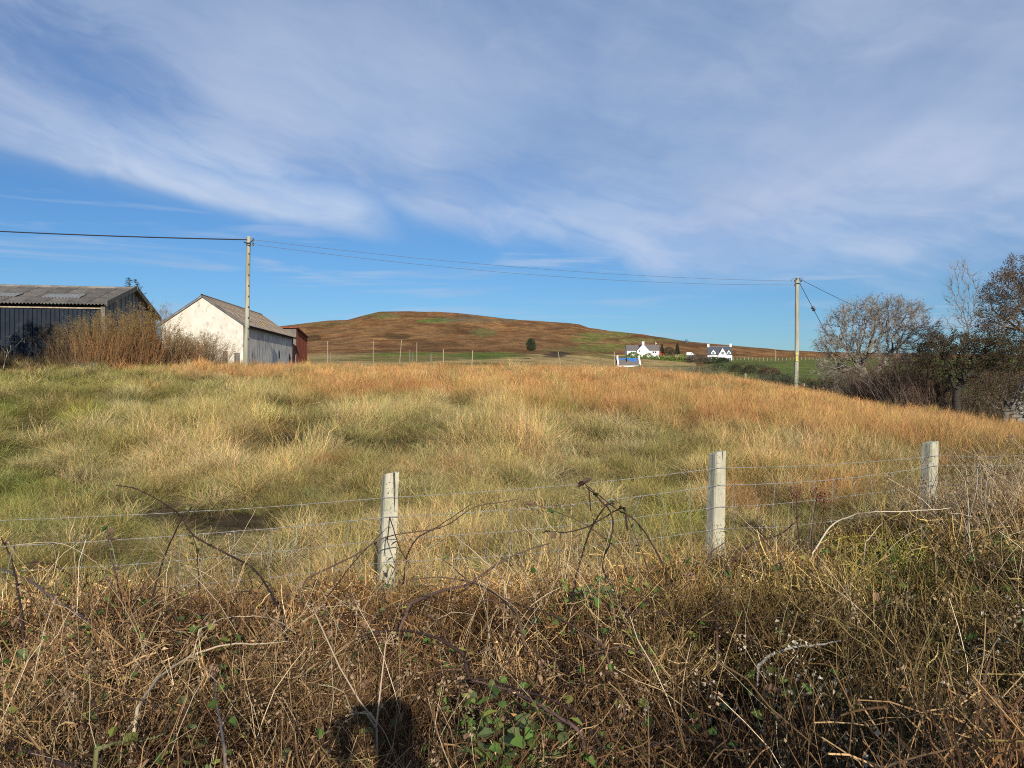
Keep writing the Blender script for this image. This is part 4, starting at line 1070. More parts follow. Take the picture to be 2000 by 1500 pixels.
def bungalow():
    d0 = 300.0; c = at(1224, 694, d0); z = EYE + (750 - 695.5) / F * d0
    t_ = thing('white_bungalow', 'white cross gabled house with brown roof and tall central chimney behind the hedge', 'house', (c.x, c.y, z))
    ex, ey = np.array([1.0, 0, 0]), np.array([0, 1.0, 0])
    g = Geo(); house_block(g, 5.5, 5.0, 2.3, 4.3, (0.3, 1.2, 0)); house_block(g, 5.5, 5.0, 2.3, 4.4, (7.2, 0.5, 0)); g.box((6.5, 2.5, -0.7), (12.6, 4.6, 1.4)); g.obj('wall', MATS['white_wall'], t_)
    roof_planes(t_, 5.5, 5.0, 2.3, 4.3, (0.3, 1.2, 0), 'slate_brown'); roof_planes(t_, 5.6, 5.0, 2.3, 4.4, (7.2, 0.5, 0), 'slate_brown')
    g = Geo(); prism(g, [(3.9, -0.5), (8.5, -0.5), (8.5, 2.2), (6.3, 4.6), (3.9, 2.0)], ex, ey, UP, (0, -0.6, 0), 6.2); gg = g.obj('front_gable', MATS['white_wall'], t_)
    for s, gx, zz_ in ((-1, 3.9, 2.0), (1, 8.5, 2.2)):
        e = unit(np.array([6.3 - gx, 0, 4.6 - zz_])); sl = math.hypot(6.3 - gx, 4.6 - zz_); nv = unit(np.cross(ey, e)); nv = nv if nv[2] > 0 else -nv
        g = Geo(); prism(g, [(-0.1, 0), (sl, 0), (sl, 0.1), (-0.1, 0.1)], e, ey, nv, np.array([gx, -0.5, zz_]), 6.0); g.obj('gable_roof', MATS['slate_brown'], gg)
    chimney(t_, 6.3, -0.1, 4.3, 0.9, 1.2)
    window(t_, 4.9, 1.9, 0.5, 0.7, -0.61, 0); window(t_, 10.4, 1.5, 0.7, 0.8, 0.49, 0); window(t_, 11.3, 1.5, 0.7, 0.8, 0.49, 0); window(t_, 2.0, 1.5, 0.6, 0.7, 1.19, 0); window(t_, 3.0, 1.5, 0.6, 0.7, 1.19, 0)
bungalow()
def cottage():
    d0 = 240.0; px = d0 / F; c = at(1206, 720, d0); z = EYE + (750 - 721) / F * d0
    t_ = thing('small_cottage', 'small white cottage with blue tarpaulin patches on its grey roof', 'house', (c.x, c.y, z))
    w, dp, h, hr = 46 * px, 4.4, 8.5 * px, 21 * px
    g = Geo(); house_block(g, w, dp, h, hr); g.box((w / 2, dp / 2, -0.8), (w - 0.02, dp - 0.02, 1.6)); g.obj('wall', MATS['white_wall'], t_)
    roof_planes(t_, w - 0.8, dp, h, hr, (0.4, 0, 0), 'slate_brown', th=0.1)
    ey = np.array([0, 1.0, 0]); ex = np.array([1.0, 0, 0]); upv = unit(ey * (dp / 2) + UP * (hr - h)); nv = unit(np.cross(ex, upv)); nv = nv if nv[2] > 0 else -nv
    for x in (0.0, w - 0.5):          # white skews
        g = Geo(); prism(g, [(0, h - 0.1), (dp / 2, hr - 0.05), (dp, h - 0.1), (dp, h + 0.35), (dp / 2, hr + 0.35), (0, h + 0.35)], ey, ex, UP, (x, 0, 0), 0.5); g.obj('skew', MATS['white_wall'], t_)
        g = Geo(); g.box((x + 0.25, dp / 2, hr + 0.5), (0.5, 0.7, 0.9)); g.obj('chimney', MATS['white_wall'], t_)
    sl = math.hypot(dp / 2, hr - h)
    def patch(x0, x1, s0, s1, k):
        g = Geo(); prism(g, [(x0, s0), (x1, s0 - 0.05), (x1 + 0.1, s1), (x0 - 0.05, s1)], ex, nv, upv, np.array([0, 0, h]) + nv * (0.13 + 0.012 * k), 0.01); g.obj('tarpaulin', MATS['blue_tarp'], t_)
    patch(0.6, 2.8, sl - 0.55, sl + 0.1, 0); patch(2.8, 6.6, sl - 0.35, sl + 0.12, 1); patch(3.7, 5.5, sl - 1.3, sl - 0.4, 2); patch(5.4, 5.9, sl - 1.9, sl - 0.9, 0)
    g = Geo(); g.box((3.0, 0.9, h + 1.1), (0.25, 0.3, 2.2), rot=None); g.obj('roof_scar', MATS['hole_dark'], t_)
    for x in (1.6, 5.8): window(t_, x, 0.7, 0.6, 0.7, -0.0, 0)
cottage()
c = at(1288, 695, 303)
rs = thing('red_hut', 'small red garden hut beside the two conifers', 'hut', (c.x, c.y, EYE + (750 - 695.5) / F * 303), 0.5)
g = Geo(); prism(g, [(0, 0), (1.7, 0), (1.7, 1.5), (0.85, 1.95), (0, 1.5)], np.array([1.0, 0, 0]), np.array([0, 1.0, 0]), UP, (0, 0, 0), 2.2); g.obj('wall', MATS['red_paint'], rs)
g = Geo(); prism(g, [(-0.1, 1.48), (0.85, 2.0), (1.8, 1.48), (1.8, 1.58), (0.85, 2.1), (-0.1, 1.58)], np.array([1.0, 0, 0]), np.array([0, 1.0, 0]), UP, (0, -0.1, 0), 2.4); g.obj('roof', MATS['red_paint'], rs)
c = at(1341, 671, 640)
o = thing('blue_tank', 'small blue box on legs on the skyline above the houses', 'tank', (c.x, c.y, gz(c.x, c.y) - 0.3))
g = Geo(); g.box((0, 0, 2.6), (1.7, 1.7, 1.5)); g.obj('box', MATS['blue_box'], o)
for sx in (-1, 1):
    for sy in (-1, 1): g = Geo(); g.box((sx * .7, sy * .7, 0.95), (.18, .18, 1.9)); g.obj('leg', MATS['blue_box'], o)
# white van by the hedge
c = at(1341, 694, 299); o = thing('white_van', 'tiny white van parked behind the hedge between the two big houses', 'van', (c.x, c.y, EYE + (750 - 695.6) / F * 299))
g = Geo(); prism(g, [(0, .35), (2.9, .35), (2.9, .8), (2.5, .95), (2.1, 1.45), (0.1, 1.5), (0, 1.3)], np.array([1.0, 0, 0]), np.array([0, 1.0, 0]), UP, (0, 0, 0), 1.7); g.obj('body', MATS['white_wall'], o)
for x in (0.6, 2.4): g = Geo(); g.tubes([(x, -0.02, .3), (x, 1.72, .3)], [.3, .3], 10, cap=True); g.obj('wheel', MATS['insulator'], o)
g = Geo(); g.box((1.9, -0.01, 1.15), (0.5, 0.03, 0.3)); g.obj('window', MATS['window_glass'], o)
# stone wall running between the houses
c = at(1352, 698, 298); o = thing('garden_wall', 'pale low garden wall left of the white villa', 'wall', (c.x, c.y, EYE + (750 - 699) / F * 298), -0.5)
g = Geo(); g.box((0, 0, 0.3), (3.4, 0.3, 1.4)); g.obj('masonry', MATS['stone'], o); g = Geo(); g.box((0, 0, 1.06), (3.5, 0.4, 0.12)); g.obj('coping', MATS['pale_timber'], o)
# small electricity poles at the moor edge and behind the bungalow
for u, pt, pb, d, lab in ((1515, 680, 700, 296, 'tiny electricity pole with a crossarm standing on the moor edge, left of the near pole'), (1280, 666, 684, 306, 'tiny pole with a white lamp rising behind the bungalow roof')):
    c = at(u, pb, d); zt = EYE + (750 - pt) / F * d; zb = gz(c.x, c.y) - .2
    o = thing('power_pole', lab, 'pole', (c.x, c.y, zb)); g = Geo(); g.tubes([(0, 0, 0), (0, 0, zt - zb)], [.14, .11], 6, cap=True); g.obj('shaft', MATS['pale_timber'], o)
    g = Geo(); g.box((0.3 if u < 1400 else 0, 0, zt - zb - (0.9 if u < 1400 else 0.25)), (0.5 if u < 1400 else 1.3, .15, .25 if u < 1400 else .12)); g.obj('lamp' if u < 1400 else 'crossarm', MATS['white_wall' if u < 1400 else 'pale_timber'], o)

# ------------------------------------------------------------------ trees
def colonise(att, roots, step, infl, kill, iters, r, jitter=0.25, grav=0.0):
    nodes = [np.asarray(p, float) for p in roots]; par = [-1] + list(range(len(roots) - 1))
    att = np.asarray(att, float).copy()
    P_ = np.array(nodes)
    D = np.linalg.norm(att[:, None] - P_[None], axis=2); near = D.argmin(1); dist = D.min(1)
    for it in range(iters):
        if len(att) == 0: break
        act = dist < infl
        if not act.any(): act = dist <= dist.min() + 1e-6
        ids = near[act]; v = att[act] - P_[ids]; v /= np.linalg.norm(v, axis=1, keepdims=True) + 1e-9
        uq, inv = np.unique(ids, return_inverse=True)
        s = np.zeros((len(uq), 3)); np.add.at(s, inv, v)
        s /= np.linalg.norm(s, axis=1, keepdims=True) + 1e-9
        s += r.normal(0, jitter, s.shape); s[:, 2] += grav
        s /= np.linalg.norm(s, axis=1, keepdims=True) + 1e-9
        newp = P_[uq] + s * step
        n0 = len(P_); P_ = np.concatenate([P_, newp]); par += list(uq)
        Dn = np.linalg.norm(att[:, None] - newp[None], axis=2); j = Dn.argmin(1); dm = Dn.min(1)
        b = dm < dist; near[b] = n0 + j[b]; dist[b] = dm[b]
        k = dist > kill
        att = att[k]; near = near[k]; dist = dist[k]
        if len(P_) > 9000: break
    return P_, np.array(par)
def radii(par, tip, e=2.3, mx=None):
    n = len(par); a = np.zeros(n)
    ch = np.bincount(par[par >= 0], minlength=n)
    a[ch == 0] = tip ** e
    for i in range(n - 1, 0, -1):
        if a[i] == 0: a[i] = tip ** e
        a[par[i]] += a[i]
    return a ** (1 / e)
def crown_points(n, blobs, r):
    """points inside a union of ellipsoids (cx,cy,cz,rx,ry,rz), biased to the outer shell"""
    w_ = np.array([b[3] * b[4] * b[5] for b in blobs]) ** 0.7; pick = r.choice(len(blobs), n, p=w_ / w_.sum())
    B = np.array(blobs)[pick]
    d = r.normal(size=(n, 3)); d /= np.linalg.norm(d, axis=1, keepdims=True)
    return B[:, :3] + d * (r.uniform(0, 1, n) ** 0.45)[:, None] * B[:, 3:]
def tree(name, label, cat, x, y, blobs, trunk, natt=700, step=0.28, tip=0.006, e=2.25, bark=(0.17, 0.155, 0.13), twigc=(0.2, 0.17, 0.14),
         leafc=None, nleaf=0, leafs=0.09, twigs=4, twl=0.45, twr=0.006, root_r=None, seed=1, kill=None, infl=None, jitter=0.25, rmax=None, up=0.3, light=0.0, group=None):
    r = np.random.default_rng(seed)
    zb = gz(x, y) - 0.15
    t_ = thing(name, label, cat, (x, y, zb), 0, group)
    att = crown_points(natt, blobs, r)
    P_, par = colonise(att, trunk, step, infl or step * 9, kill or step * 1.7, 160, r, jitter)
    rd = radii(par, tip, e)
    if root_r: rd = tip + (rd - tip) * (root_r - tip) / (rd[0] - tip)
    elif rmax: rd = np.minimum(rd, rmax)
    i = np.arange(1, len(P_)); p = par[1:]
    seg = np.stack([P_[p], P_[i]], 1); R = np.stack([np.minimum(rd[p], rd[i] * 1.35), rd[i]], 1)
    big = R[:, 0] > tip * 3.2
    bk = np.array(bark)
    def cc(n): return np.clip(bk * r.uniform(0.75, 1.25, (n, 1)), 0, 1)
    if not big.any(): big = R[:, 0] > tip * 1.5
    g = Geo(); g.tubes(seg[big], R[big], 7, cc(big.sum()))
    g.obj('trunk', MATS['bark'], t_, True)
    g = Geo(); g.tubes(seg[~big], R[~big], 4, cc((~big).sum()))
    thin = np.where(rd < tip * 3.0)[0]
    if twigs:
        src = np.repeat(thin, twigs); n = len(src)
        cen = np.array(blobs)[:, :3].mean(0)
        o_ = P_[src] - cen; o_ /= np.linalg.norm(o_, axis=1, keepdims=True) + 1e-9
        pd = P_[src] - P_[np.maximum(par[src], 0)]; pd /= np.linalg.norm(pd, axis=1, keepdims=True) + 1e-9
        d = pd * 0.8 + o_ * 0.5 + r.normal(0, 0.55, (n, 3)); d[:, 2] += up; d /= np.linalg.norm(d, axis=1, keepdims=True)
        L = twl * r.uniform(0.4, 1.2, n)[:, None]
        m_ = P_[src] + d * L * 0.5 + r.normal(0, 0.03, (n, 3)); e_ = P_[src] + d * L + r.normal(0, 0.05, (n, 3)); 
        Pt = np.stack([P_[src], m_, e_], 1)
        g.tubes(Pt, np.tile([twr, twr * 0.75, twr * 0.5], (n, 1)), 3, np.array(twigc) * r.uniform(0.6, 1.35, (n, 1)))
        tips = e_
    else: tips = P_[thin]
    g.obj('branches', MATS['bark'], t_)
    if nleaf and leafc is not None:
        k = r.integers(0, len(tips), nleaf)
        lc = np.array(leafc)[r.integers(0, len(leafc), nleaf)] * r.uniform(0.7, 1.25, (nleaf, 1))
        g = Geo(); g.leaves(tips[k] + r.normal(0, 0.08, (nleaf, 3)), leafs * r.uniform(0.6, 1.2, nleaf), lc, r)
        g.obj('leaves', MATS['plant'], t_)
    return t_
def XY(u, d): return (u - 1000) / F * d, d
S50 = 50 / F
# grey sycamore dome
x, y = XY(1718, 50)
tree('sycamore_tree', 'broad grey bare sycamore dome right of the pole with the yellow plate', 'tree', x, y,
     [(0.1, 0, 5.2, 3.8, 3.0, 2.3), (-2.2, 0.3, 4.0, 2.0, 2.0, 1.3), (2.3, 0, 4.2, 1.8, 2.0, 1.6), (0, 0.3, 6.3, 2.3, 2.0, 1.2), (-2.5, 0, 2.6, 1.7, 1.2, 0.6)],
     [(0.1, 0, 0), (0.15, 0, 0.5), (0.1, 0, 0.95)], natt=1700, step=0.24, kill=0.32, tip=0.009, e=2.2, bark=(0.20, 0.185, 0.155), twigc=(0.235, 0.205, 0.18), leafc=[(0.08, 0.055, 0.035), (0.12, 0.08, 0.05)], nleaf=9500, leafs=0.07,
     twigs=9, twl=0.46, twr=0.0085, seed=4, root_r=0.30)
# pale bare ash sticking out above
x, y = XY(1893, 52)
tree('ash_tree', 'slender pale leafless tree rising above the dark hawthorn', 'tree', x, y,
     [(-0.2, 0, 8.2, 1.5, 1.2, 2.0), (0.2, 0, 6.3, 1.9, 1.5, 1.7), (-0.7, 0, 9.2, 0.8, 0.6, 1.1)], [(0, 0, 0), (0, 0, 1), (0, 0, 2), (0, 0, 3), (0, 0, 3.8)], natt=420, step=0.3, kill=0.5, tip=0.010,
     bark=(0.19, 0.165, 0.135), twigc=(0.165, 0.14, 0.115), twigs=4, twl=0.65, twr=0.009, seed=9, up=0.9, rmax=0.16)
DK = [(0.040, 0.042, 0.020), (0.075, 0.05, 0.024), (0.055, 0.055, 0.024), (0.12, 0.06, 0.025)]
x, y = XY(1869, 41.6)
tree('hawthorn_tree', 'dark dense hawthorn with an upright black trunk, left of the stone wall', 'tree', x, y,
     [(0.7, 0, 4.0, 2.7, 2.0, 0.9), (1.4, 0.2, 3.3, 2.8, 2.0, 0.9), (-0.7, 0, 3.4, 1.3, 1.4, 0.7), (-0.9, 0, 4.2, 1.1, 1.0, 0.35), (1.6, 0.3, 2.6, 2.2, 1.4, 0.5)],
     [(0, 0, 0), (0.02, 0, 0.6), (-0.03, 0, 1.2), (0.0, 0, 1.8)], natt=900, step=0.24, kill=0.36, tip=0.008, bark=(0.032, 0.028, 0.022), twigc=(0.085, 0.072, 0.055), leafc=DK, nleaf=20000, leafs=0.085, twigs=6, twl=0.36, twr=0.007, seed=5, root_r=0.21)
x, y = XY(2030, 42)
RD = [(0.16, 0.085, 0.042), (0.115, 0.075, 0.04), (0.10, 0.075, 0.04)]
tree('beech_tree', 'tall reddish brown tree filling the right edge of the picture', 'tree', x, y,
     [(0, 0, 7.2, 2.9, 2.4, 1.7), (-1.5, 0, 5.6, 1.9, 2.0, 1.2), (1.4, 0, 5.4, 2.2, 2.0, 1.3), (0.2, 0, 8.4, 2.0, 1.5, 0.9)],
     [(0, 0, 0), (0.1, 0, 0.8), (0, 0, 1.6), (-0.1, 0, 2.4)], natt=1100, step=0.26, kill=0.38, tip=0.008, bark=(0.15, 0.13, 0.10), twigc=(0.155, 0.118, 0.088), leafc=RD, nleaf=24000, leafs=0.085, twigs=9, twl=0.42, twr=0.007, seed=6, root_r=0.28)
x, y = XY(1962, 32.2)
tree('hawthorn_tree', 'low spreading hawthorn with bare grey limbs in front of the stone wall', 'tree', x, y,
     [(0.2, 0, 2.2, 1.5, 1.2, 0.5), (-0.6, -0.1, 1.6, 1.1, 1.0, 0.5), (0.9, 0.2, 1.5, 1.0, 1.0, 0.6)], [(0, 0, 0), (-0.03, 0, 0.4), (0.03, 0, 0.8)], natt=620, step=0.16, kill=0.24, tip=0.0055,
     bark=(0.12, 0.105, 0.085), twigc=(0.12, 0.09, 0.065), leafc=DK + RD, nleaf=8000, leafs=0.06, twigs=7, twl=0.32, twr=0.005, seed=8, root_r=0.14)
x, y = XY(1985, 45)
tree('hawthorn_tree', 'dark tree mass between the upright hawthorn and the reddish brown tree', 'tree', x, y,
     [(0.2, 0, 3.4, 2.4, 1.8, 1.2), (-0.8, 0, 2.2, 1.8, 1.6, 0.9), (1.2, 0, 4.3, 1.6, 1.4, 0.8)], [(0, 0, 0), (0, 0, 0.6), (0.1, 0, 1.2)], natt=800, step=0.24, kill=0.36, tip=0.008,
     bark=(0.10, 0.09, 0.07), twigc=(0.12, 0.10, 0.075), leafc=DK, nleaf=15000, leafs=0.085, twigs=6, twl=0.36, twr=0.007, seed=12, root_r=0.2)
x, y = XY(1653, 52)
tree('low_hawthorn', 'low sprawling thorn bush under the left limbs of the sycamore', 'shrub', x, y,
     [(-0.3, 0, 1.5, 1.7, 1.2, 0.5), (0.3, 0, 2.1, 1.3, 1.0, 0.35), (-0.9, 0, 2.4, 0.9, 0.8, 0.25)], [(0.3, 0, 0), (0.25, 0, 0.4), (0.1, 0, 0.7)], natt=420, step=0.2, kill=0.3, tip=0.006,
     bark=(0.15, 0.135, 0.10), twigc=(0.17, 0.125, 0.09), leafc=[(0.10, 0.09, 0.045), (0.15, 0.09, 0.05)], nleaf=3500, leafs=0.07, twigs=5, twl=0.34, twr=0.007, seed=13, rmax=0.07)
# the bush off the right edge of the picture that shades the grass by the last post
x, y = 7.95, 3.6
tree('hawthorn_tree', 'hawthorn just beyond the right edge shading the grass by the last post', 'tree', x, y,
     [(0, 0, 2.2, 1.5, 1.5, 1.0), (-0.6, 0, 1.3, 1.2, 1.2, 0.8), (0.2, 0, 3.2, 0.7, 0.7, 0.9)], [(0, 0, 0), (0, 0, 0.5), (0, 0, 1)], natt=420, step=0.2, kill=0.32, tip=0.006,
     bark=(0.10, 0.09, 0.07), leafc=DK, nleaf=11000, leafs=0.09, twigs=4, twl=0.3, seed=14, rmax=0.1)
tree('alder_tree', 'alder beyond the left edge that dapples the dark shed wall with shade', 'tree', -21.4, 27.5,
     [(0, 0, 4.4, 2.3, 2.2, 1.9), (-0.8, 0, 2.8, 2.0, 1.6, 1.2), (0.4, 0, 6.0, 1.4, 1.4, 1.0)], [(0, 0, 0), (0, 0, .7), (0, 0, 1.4)], natt=500, step=0.3, kill=0.5, tip=0.008,
     bark=(0.12, 0.10, 0.08), leafc=DK, nleaf=9000, leafs=0.13, twigs=4, twl=0.4, seed=15, rmax=0.15)

# ------------------------------------------------------------------ shrubs made of many rods
def rod_shrub(name, label, x, y, n, hgt, spread, cols, tipc, nleaf, wd, seed, cat='shrub', r_base=0.6, bend=0.25, leafs=0.05, side=3, rr=0.007, group=None, leafz=0.55):
    r = np.random.default_rng(seed); zb = gz(x, y) - 0.1
    t_ = thing(name, label, cat, (x, y, zb), 0, group)
    S_ = 7; tt = np.linspace(0, 1, S_)[None, :, None]
    bx = r.normal(0, r_base, n); by = r.normal(0, r_base * 0.7, n)
    ax = bx / max(r_base, .01) * 0.45 * spread + r.normal(0, 0.35 * spread, n); ay = r.normal(0, 0.35 * spread, n)
    H = hgt * r.uniform(0.45, 1.0, n) * (1 - 0.16 * np.abs(ax) / max(spread, .01))
    top = np.stack([bx + ax * H, by + ay * H, H], 1); b0 = np.stack([bx, by, np.zeros(n)], 1)
    Pt = b0[:, None] * (1 - tt) + top[:, None] * tt
    Pt[..., 2] += (bend * H[:, None] * np.sin(np.linspace(0, math.pi, S_))[None] * 0.35)
    Pt += np.cumsum(r.normal(0, 0.018 * hgt, (n, S_, 3)), 1) * (tt > 0)
    R = rr * r.uniform(0.7, 1.4, n)[:, None] * (1 - 0.7 * np.linspace(0, 1, S_))[None]
    cs = np.array(cols)[r.integers(0, len(cols), n)] * r.uniform(0.7, 1.25, (n, 1))
    g = Geo(); g.tubes(Pt, R, 4, cs)
    g.obj('stems', MATS['plant'], t_)
    # side twigs
    m_ = n * side; k = r.integers(0, n, m_); tk = r.uniform(0.25, 0.95, m_); f = tk * (S_ - 1); i0 = np.minimum(f.astype(int), S_ - 2)
    base = Pt[k, i0] + (Pt[k, i0 + 1] - Pt[k, i0]) * (f - i0)[:, None]
    dr = unit3(Pt[k, i0 + 1] - Pt[k, i0]) + r.normal(0, 0.32, (m_, 3)); dr = unit3(dr)
    L = 0.28 * hgt * r.uniform(0.3, 1.0, m_)[:, None] * (1.1 - tk[:, None])
    e_ = base + dr * L; e_[:, 2] += 0.25 * L[:, 0]
    g = Geo(); g.tubes(np.stack([base, (base + e_) / 2 + r.normal(0, .02, (m_, 3)), e_], 1), np.tile([rr * .6, rr * .45, rr * .3], (m_, 1)), 3, cs[k] * r.uniform(0.8, 1.3, (m_, 1)))
    g.obj('twigs', MATS['plant'], t_)
    if nleaf:
        P0 = np.concatenate([Pt[:, -1], Pt[:, -2], e_, e_, (base + e_) / 2])
        wgt = np.clip((P0[:, 2] / hgt - (1 - leafz) * 0.6), 0.06, 1) ** 1.5; kk = r.choice(len(P0), nleaf, p=wgt / wgt.sum())
        pos = P0[kk] + r.normal(0, 0.05, (nleaf, 3))
        hh = np.clip(pos[:, 2] / hgt, 0, 1)[:, None]
        lc = np.array(tipc)[r.integers(0, len(tipc), nleaf)]
        lo = np.array(cols).mean(0) * 1.25
        lc = (lo + (lc - lo) * np.clip(hh * 1.4, 0, 1)) * r.uniform(0.7, 1.3, (nleaf, 1))
        g = Geo(); g.leaves(pos, leafs * r.uniform(0.6, 1.2, nleaf), lc, r, aspect=0.4); g.obj('leaves', MATS['plant'], t_)
    return t_
def unit3(v): return v / (np.linalg.norm(v, axis=-1, keepdims=True) + 1e-9)
WC = [(0.30, 0.145, 0.055), (0.21, 0.11, 0.05), (0.35, 0.19, 0.075), (0.23, 0.145, 0.08)]
WT = [(0.22, 0.185, 0.065), (0.30, 0.175, 0.065), (0.17, 0.16, 0.06)]
x, y = XY(128, 36.2); rod_shrub('willow_shrub', 'darker brown willow shrub, leftmost of the row before the dark shed', x, y, 230, 2.75, 0.42, [(0.14, 0.085, 0.045), (0.10, 0.07, 0.045), (0.17, 0.11, 0.06)], [(0.13, 0.12, 0.045), (0.12, 0.08, 0.04)], 4200, 1, 21, r_base=0.36, leafs=0.055)
x, y = XY(203, 35.8); rod_shrub('willow_shrub', 'tallest orange brown willow shrub, in front of the dark shed corner', x, y, 480, 3.0, 0.44, WC, WT, 8500, 1, 22, r_base=0.5, leafs=0.055)
x, y = XY(268, 36.6); rod_shrub('willow_shrub', 'orange brown willow shrub below the apex of the dark shed gable', x, y, 560, 3.45, 0.44, WC, WT, 10000, 1, 23, r_base=0.5, leafs=0.055)
x, y = XY(333, 38.5); rod_shrub('willow_shrub', 'brown willow shrub in the gap between the two sheds', x, y, 430, 2.4, 0.55, WC, WT, 7500, 1, 24, r_base=0.45, leafs=0.055)
x, y = XY(392, 40.5); rod_shrub('willow_shrub', 'rounded brown willow shrub against the cream gable wall', x, y, 520, 2.25, 0.62, [(0.27, 0.165, 0.09), (0.20, 0.13, 0.08), (0.33, 0.22, 0.12)], [(0.24, 0.20, 0.09), (0.26, 0.17, 0.09)], 8500, 1, 25, r_base=0.45, leafs=0.055)
# bare twiggy shrubs under the trees on the right
BR = [(0.17, 0.115, 0.08), (0.13, 0.085, 0.06), (0.22, 0.16, 0.12)]
for i, (u, d, h_, n_, lab, cs, ts) in enumerate((
        (1690, 48.5, 2.9, 380, 'pinkish grey twiggy shrub at the foot of the sycamore', [(0.25, 0.19, 0.16), (0.19, 0.14, 0.115)], [(0.14, 0.10, 0.07)]),
        (1742, 46.5, 3.7, 520, 'red brown thicket shrub between sycamore and hawthorn', BR, [(0.16, 0.08, 0.045)]),
        (1785, 45, 3.6, 520, 'brown twiggy shrub with pale stems left of the black trunk', BR + [(0.36, 0.30, 0.24)], [(0.15, 0.08, 0.04)]),
        (1822, 43.8, 3.3, 460, 'rusty leaved shrub right against the black hawthorn trunk', BR, [(0.20, 0.085, 0.035), (0.13, 0.06, 0.03)]),
        (1915, 42.5, 2.0, 260, 'dark shrub in the shade right of the black trunk', [(0.09, 0.075, 0.055)], DK),
        (1600, 60, 1.4, 160, 'thin olive shrub behind the small fence right of the pole', [(0.13, 0.12, 0.07)], [(0.14, 0.14, 0.06)]))):
    x, y = XY(u, d); rod_shrub('thicket_shrub', lab, x, y, n_, h_, 0.62, cs, ts, 5200, 1, 40 + i, r_base=0.7, leafs=0.07, side=4, rr=0.008, leafz=0.9)
# foliage mounds: green, dense, rounded
def bush(name, label, x, y, blobs, cols, n, leafs, seed, cat='bush', stem=(0.10, 0.08, 0.06), zoff=-0.1, up=0.0, group=None):
    r = np.random.default_rng(seed); zb = gz(x, y) + zoff
    t_ = thing(name, label, cat, (x, y, zb), 0, group)
    B = np.array(blobs, float); w_ = B[:, 3] * B[:, 5]; pk = r.choice(len(B), n, p=w_ / w_.sum()); b = B[pk]
    d = unit3(r.normal(size=(n, 3))); q = r.uniform(0.55, 1.0, n)[:, None] ** 0.5
    lump = 1 + 0.22 * (fbm(d[:, 0] * 3 + pk * 7, d[:, 1] * 3 + d[:, 2] * 3, seed, 3) - 0.5)[:, None] * 2
    pos = b[:, :3] + d * q * lump * b[:, 3:]; pos = pos[pos[:, 2] > 0]; n = len(pos)
    clus = fbm(pos[:, 0] * 2.2 / leafs * 0.15, pos[:, 2] * 2.2 / leafs * 0.15 + pos[:, 1], seed + 3, 3)
    lc = np.array(cols)[r.integers(0, len(cols), n)] * (0.65 + 0.7 * clus)[:, None] * r.uniform(0.75, 1.25, (n, 1))
    g = Geo(); g.leaves(pos, leafs * r.uniform(0.6, 1.3, n), lc, r, aspect=0.7); g.obj('foliage', MATS['plant'], t_)
    g = Geo(); m_ = 14; tp = b[:m_, :3] + d[:m_] * b[:m_, 3:] * 0.5
    g.tubes(np.stack([np.tile([0.0, 0, 0], (m_, 1)), tp * [0.6, 0.6, 0.5], tp], 1), np.tile([leafs * .3, leafs * .2, leafs * .1], (m_, 1)), 5, np.tile(stem, (m_, 1))); g.obj('stem', MATS['bark'], t_)
    return t_
GB = [(0.15, 0.21, 0.045), (0.11, 0.165, 0.035), (0.19, 0.24, 0.06)]
def pxm(d): return d / F
k3 = pxm(290)
for u, pb, wpx, hpx, lab, cs, sd_ in (
        (1237, 703, 15, 13, 'bright green bush above the left chimney of the blue patched cottage', GB, 1), (1266, 708, 13, 17, 'rounded green bush right of the cottage with the blue patches', GB, 2),
        (1287, 709, 15, 13, 'middle green bush of the clipped hedge below the red hut', GB, 3), (1311, 709, 14, 12, 'green hedge bush below the olive leafless tree', GB, 4), (1335, 709, 13, 14, 'rightmost bright green hedge bush, below the white van', GB, 5)):
    d = 288; x, y = XY(u, d); z = gz(x, y); want = EYE + (750 - pb) / F * d
    bush('garden_bush', lab, x, y, [(0, 0, 0.9, wpx * k3 * .8, 2, hpx * k3 * 0.85), (-wpx * k3 * .55, 0, .5, wpx * k3 * .6, 1.6, hpx * k3 * .75), (wpx * k3 * .55, 0, .5, wpx * k3 * .6, 1.6, hpx * k3 * .72)], cs, 2600, 0.34, sd_ + 60, zoff=want - z)
def conifer(label, u, pt, pb, wpx, d, seed, col=(0.025, 0.045, 0.022)):
    x, y = XY(u, d); zb = EYE + (750 - pb) / F * d; h = (pb - pt) / F * d; w_ = wpx / F * d / 2
    r = np.random.default_rng(seed); t_ = thing('conifer_tree', label, 'conifer', (x, y, zb))
    g = Geo(); g.tubes([(0, 0, -0.5), (0, 0, h * 0.97)], [h * .025, h * .004], 6, np.array([(0.08, 0.06, 0.04)])); g.obj('trunk', MATS['bark'], t_)
    n = 2600; z = h * (0.05 + 0.95 * (1 - np.sqrt(r.uniform(0, 1, n)))); a = r.uniform(0, 6.28, n); ring = (np.sin(z / h * 34) * 0.18 + 0.85)
    rad = w_ * (1 - z / h) ** 0.8 * ring * r.uniform(0.35, 1, n) ** 0.5 + 0.04
    g = Geo(); g.leaves(np.stack([rad * np.cos(a), rad * np.sin(a), z - rad * 0.15], 1), 0.055 * h * r.uniform(.6, 1.2, n), np.array(col) * r.uniform(0.6, 1.5, (n, 1)), r, aspect=.45); g.obj('foliage', MATS['plant'], t_)
conifer('dark conifer directly left of the red hut, the lower of the pair', 1293, 670, 690, 11, 304, 1)
conifer('dark conifer right of the olive garden tree, the taller of the pair', 1323, 668, 692, 13, 303, 2)
x, y = XY(1307, 302); z = EYE + (750 - 695) / F * 302
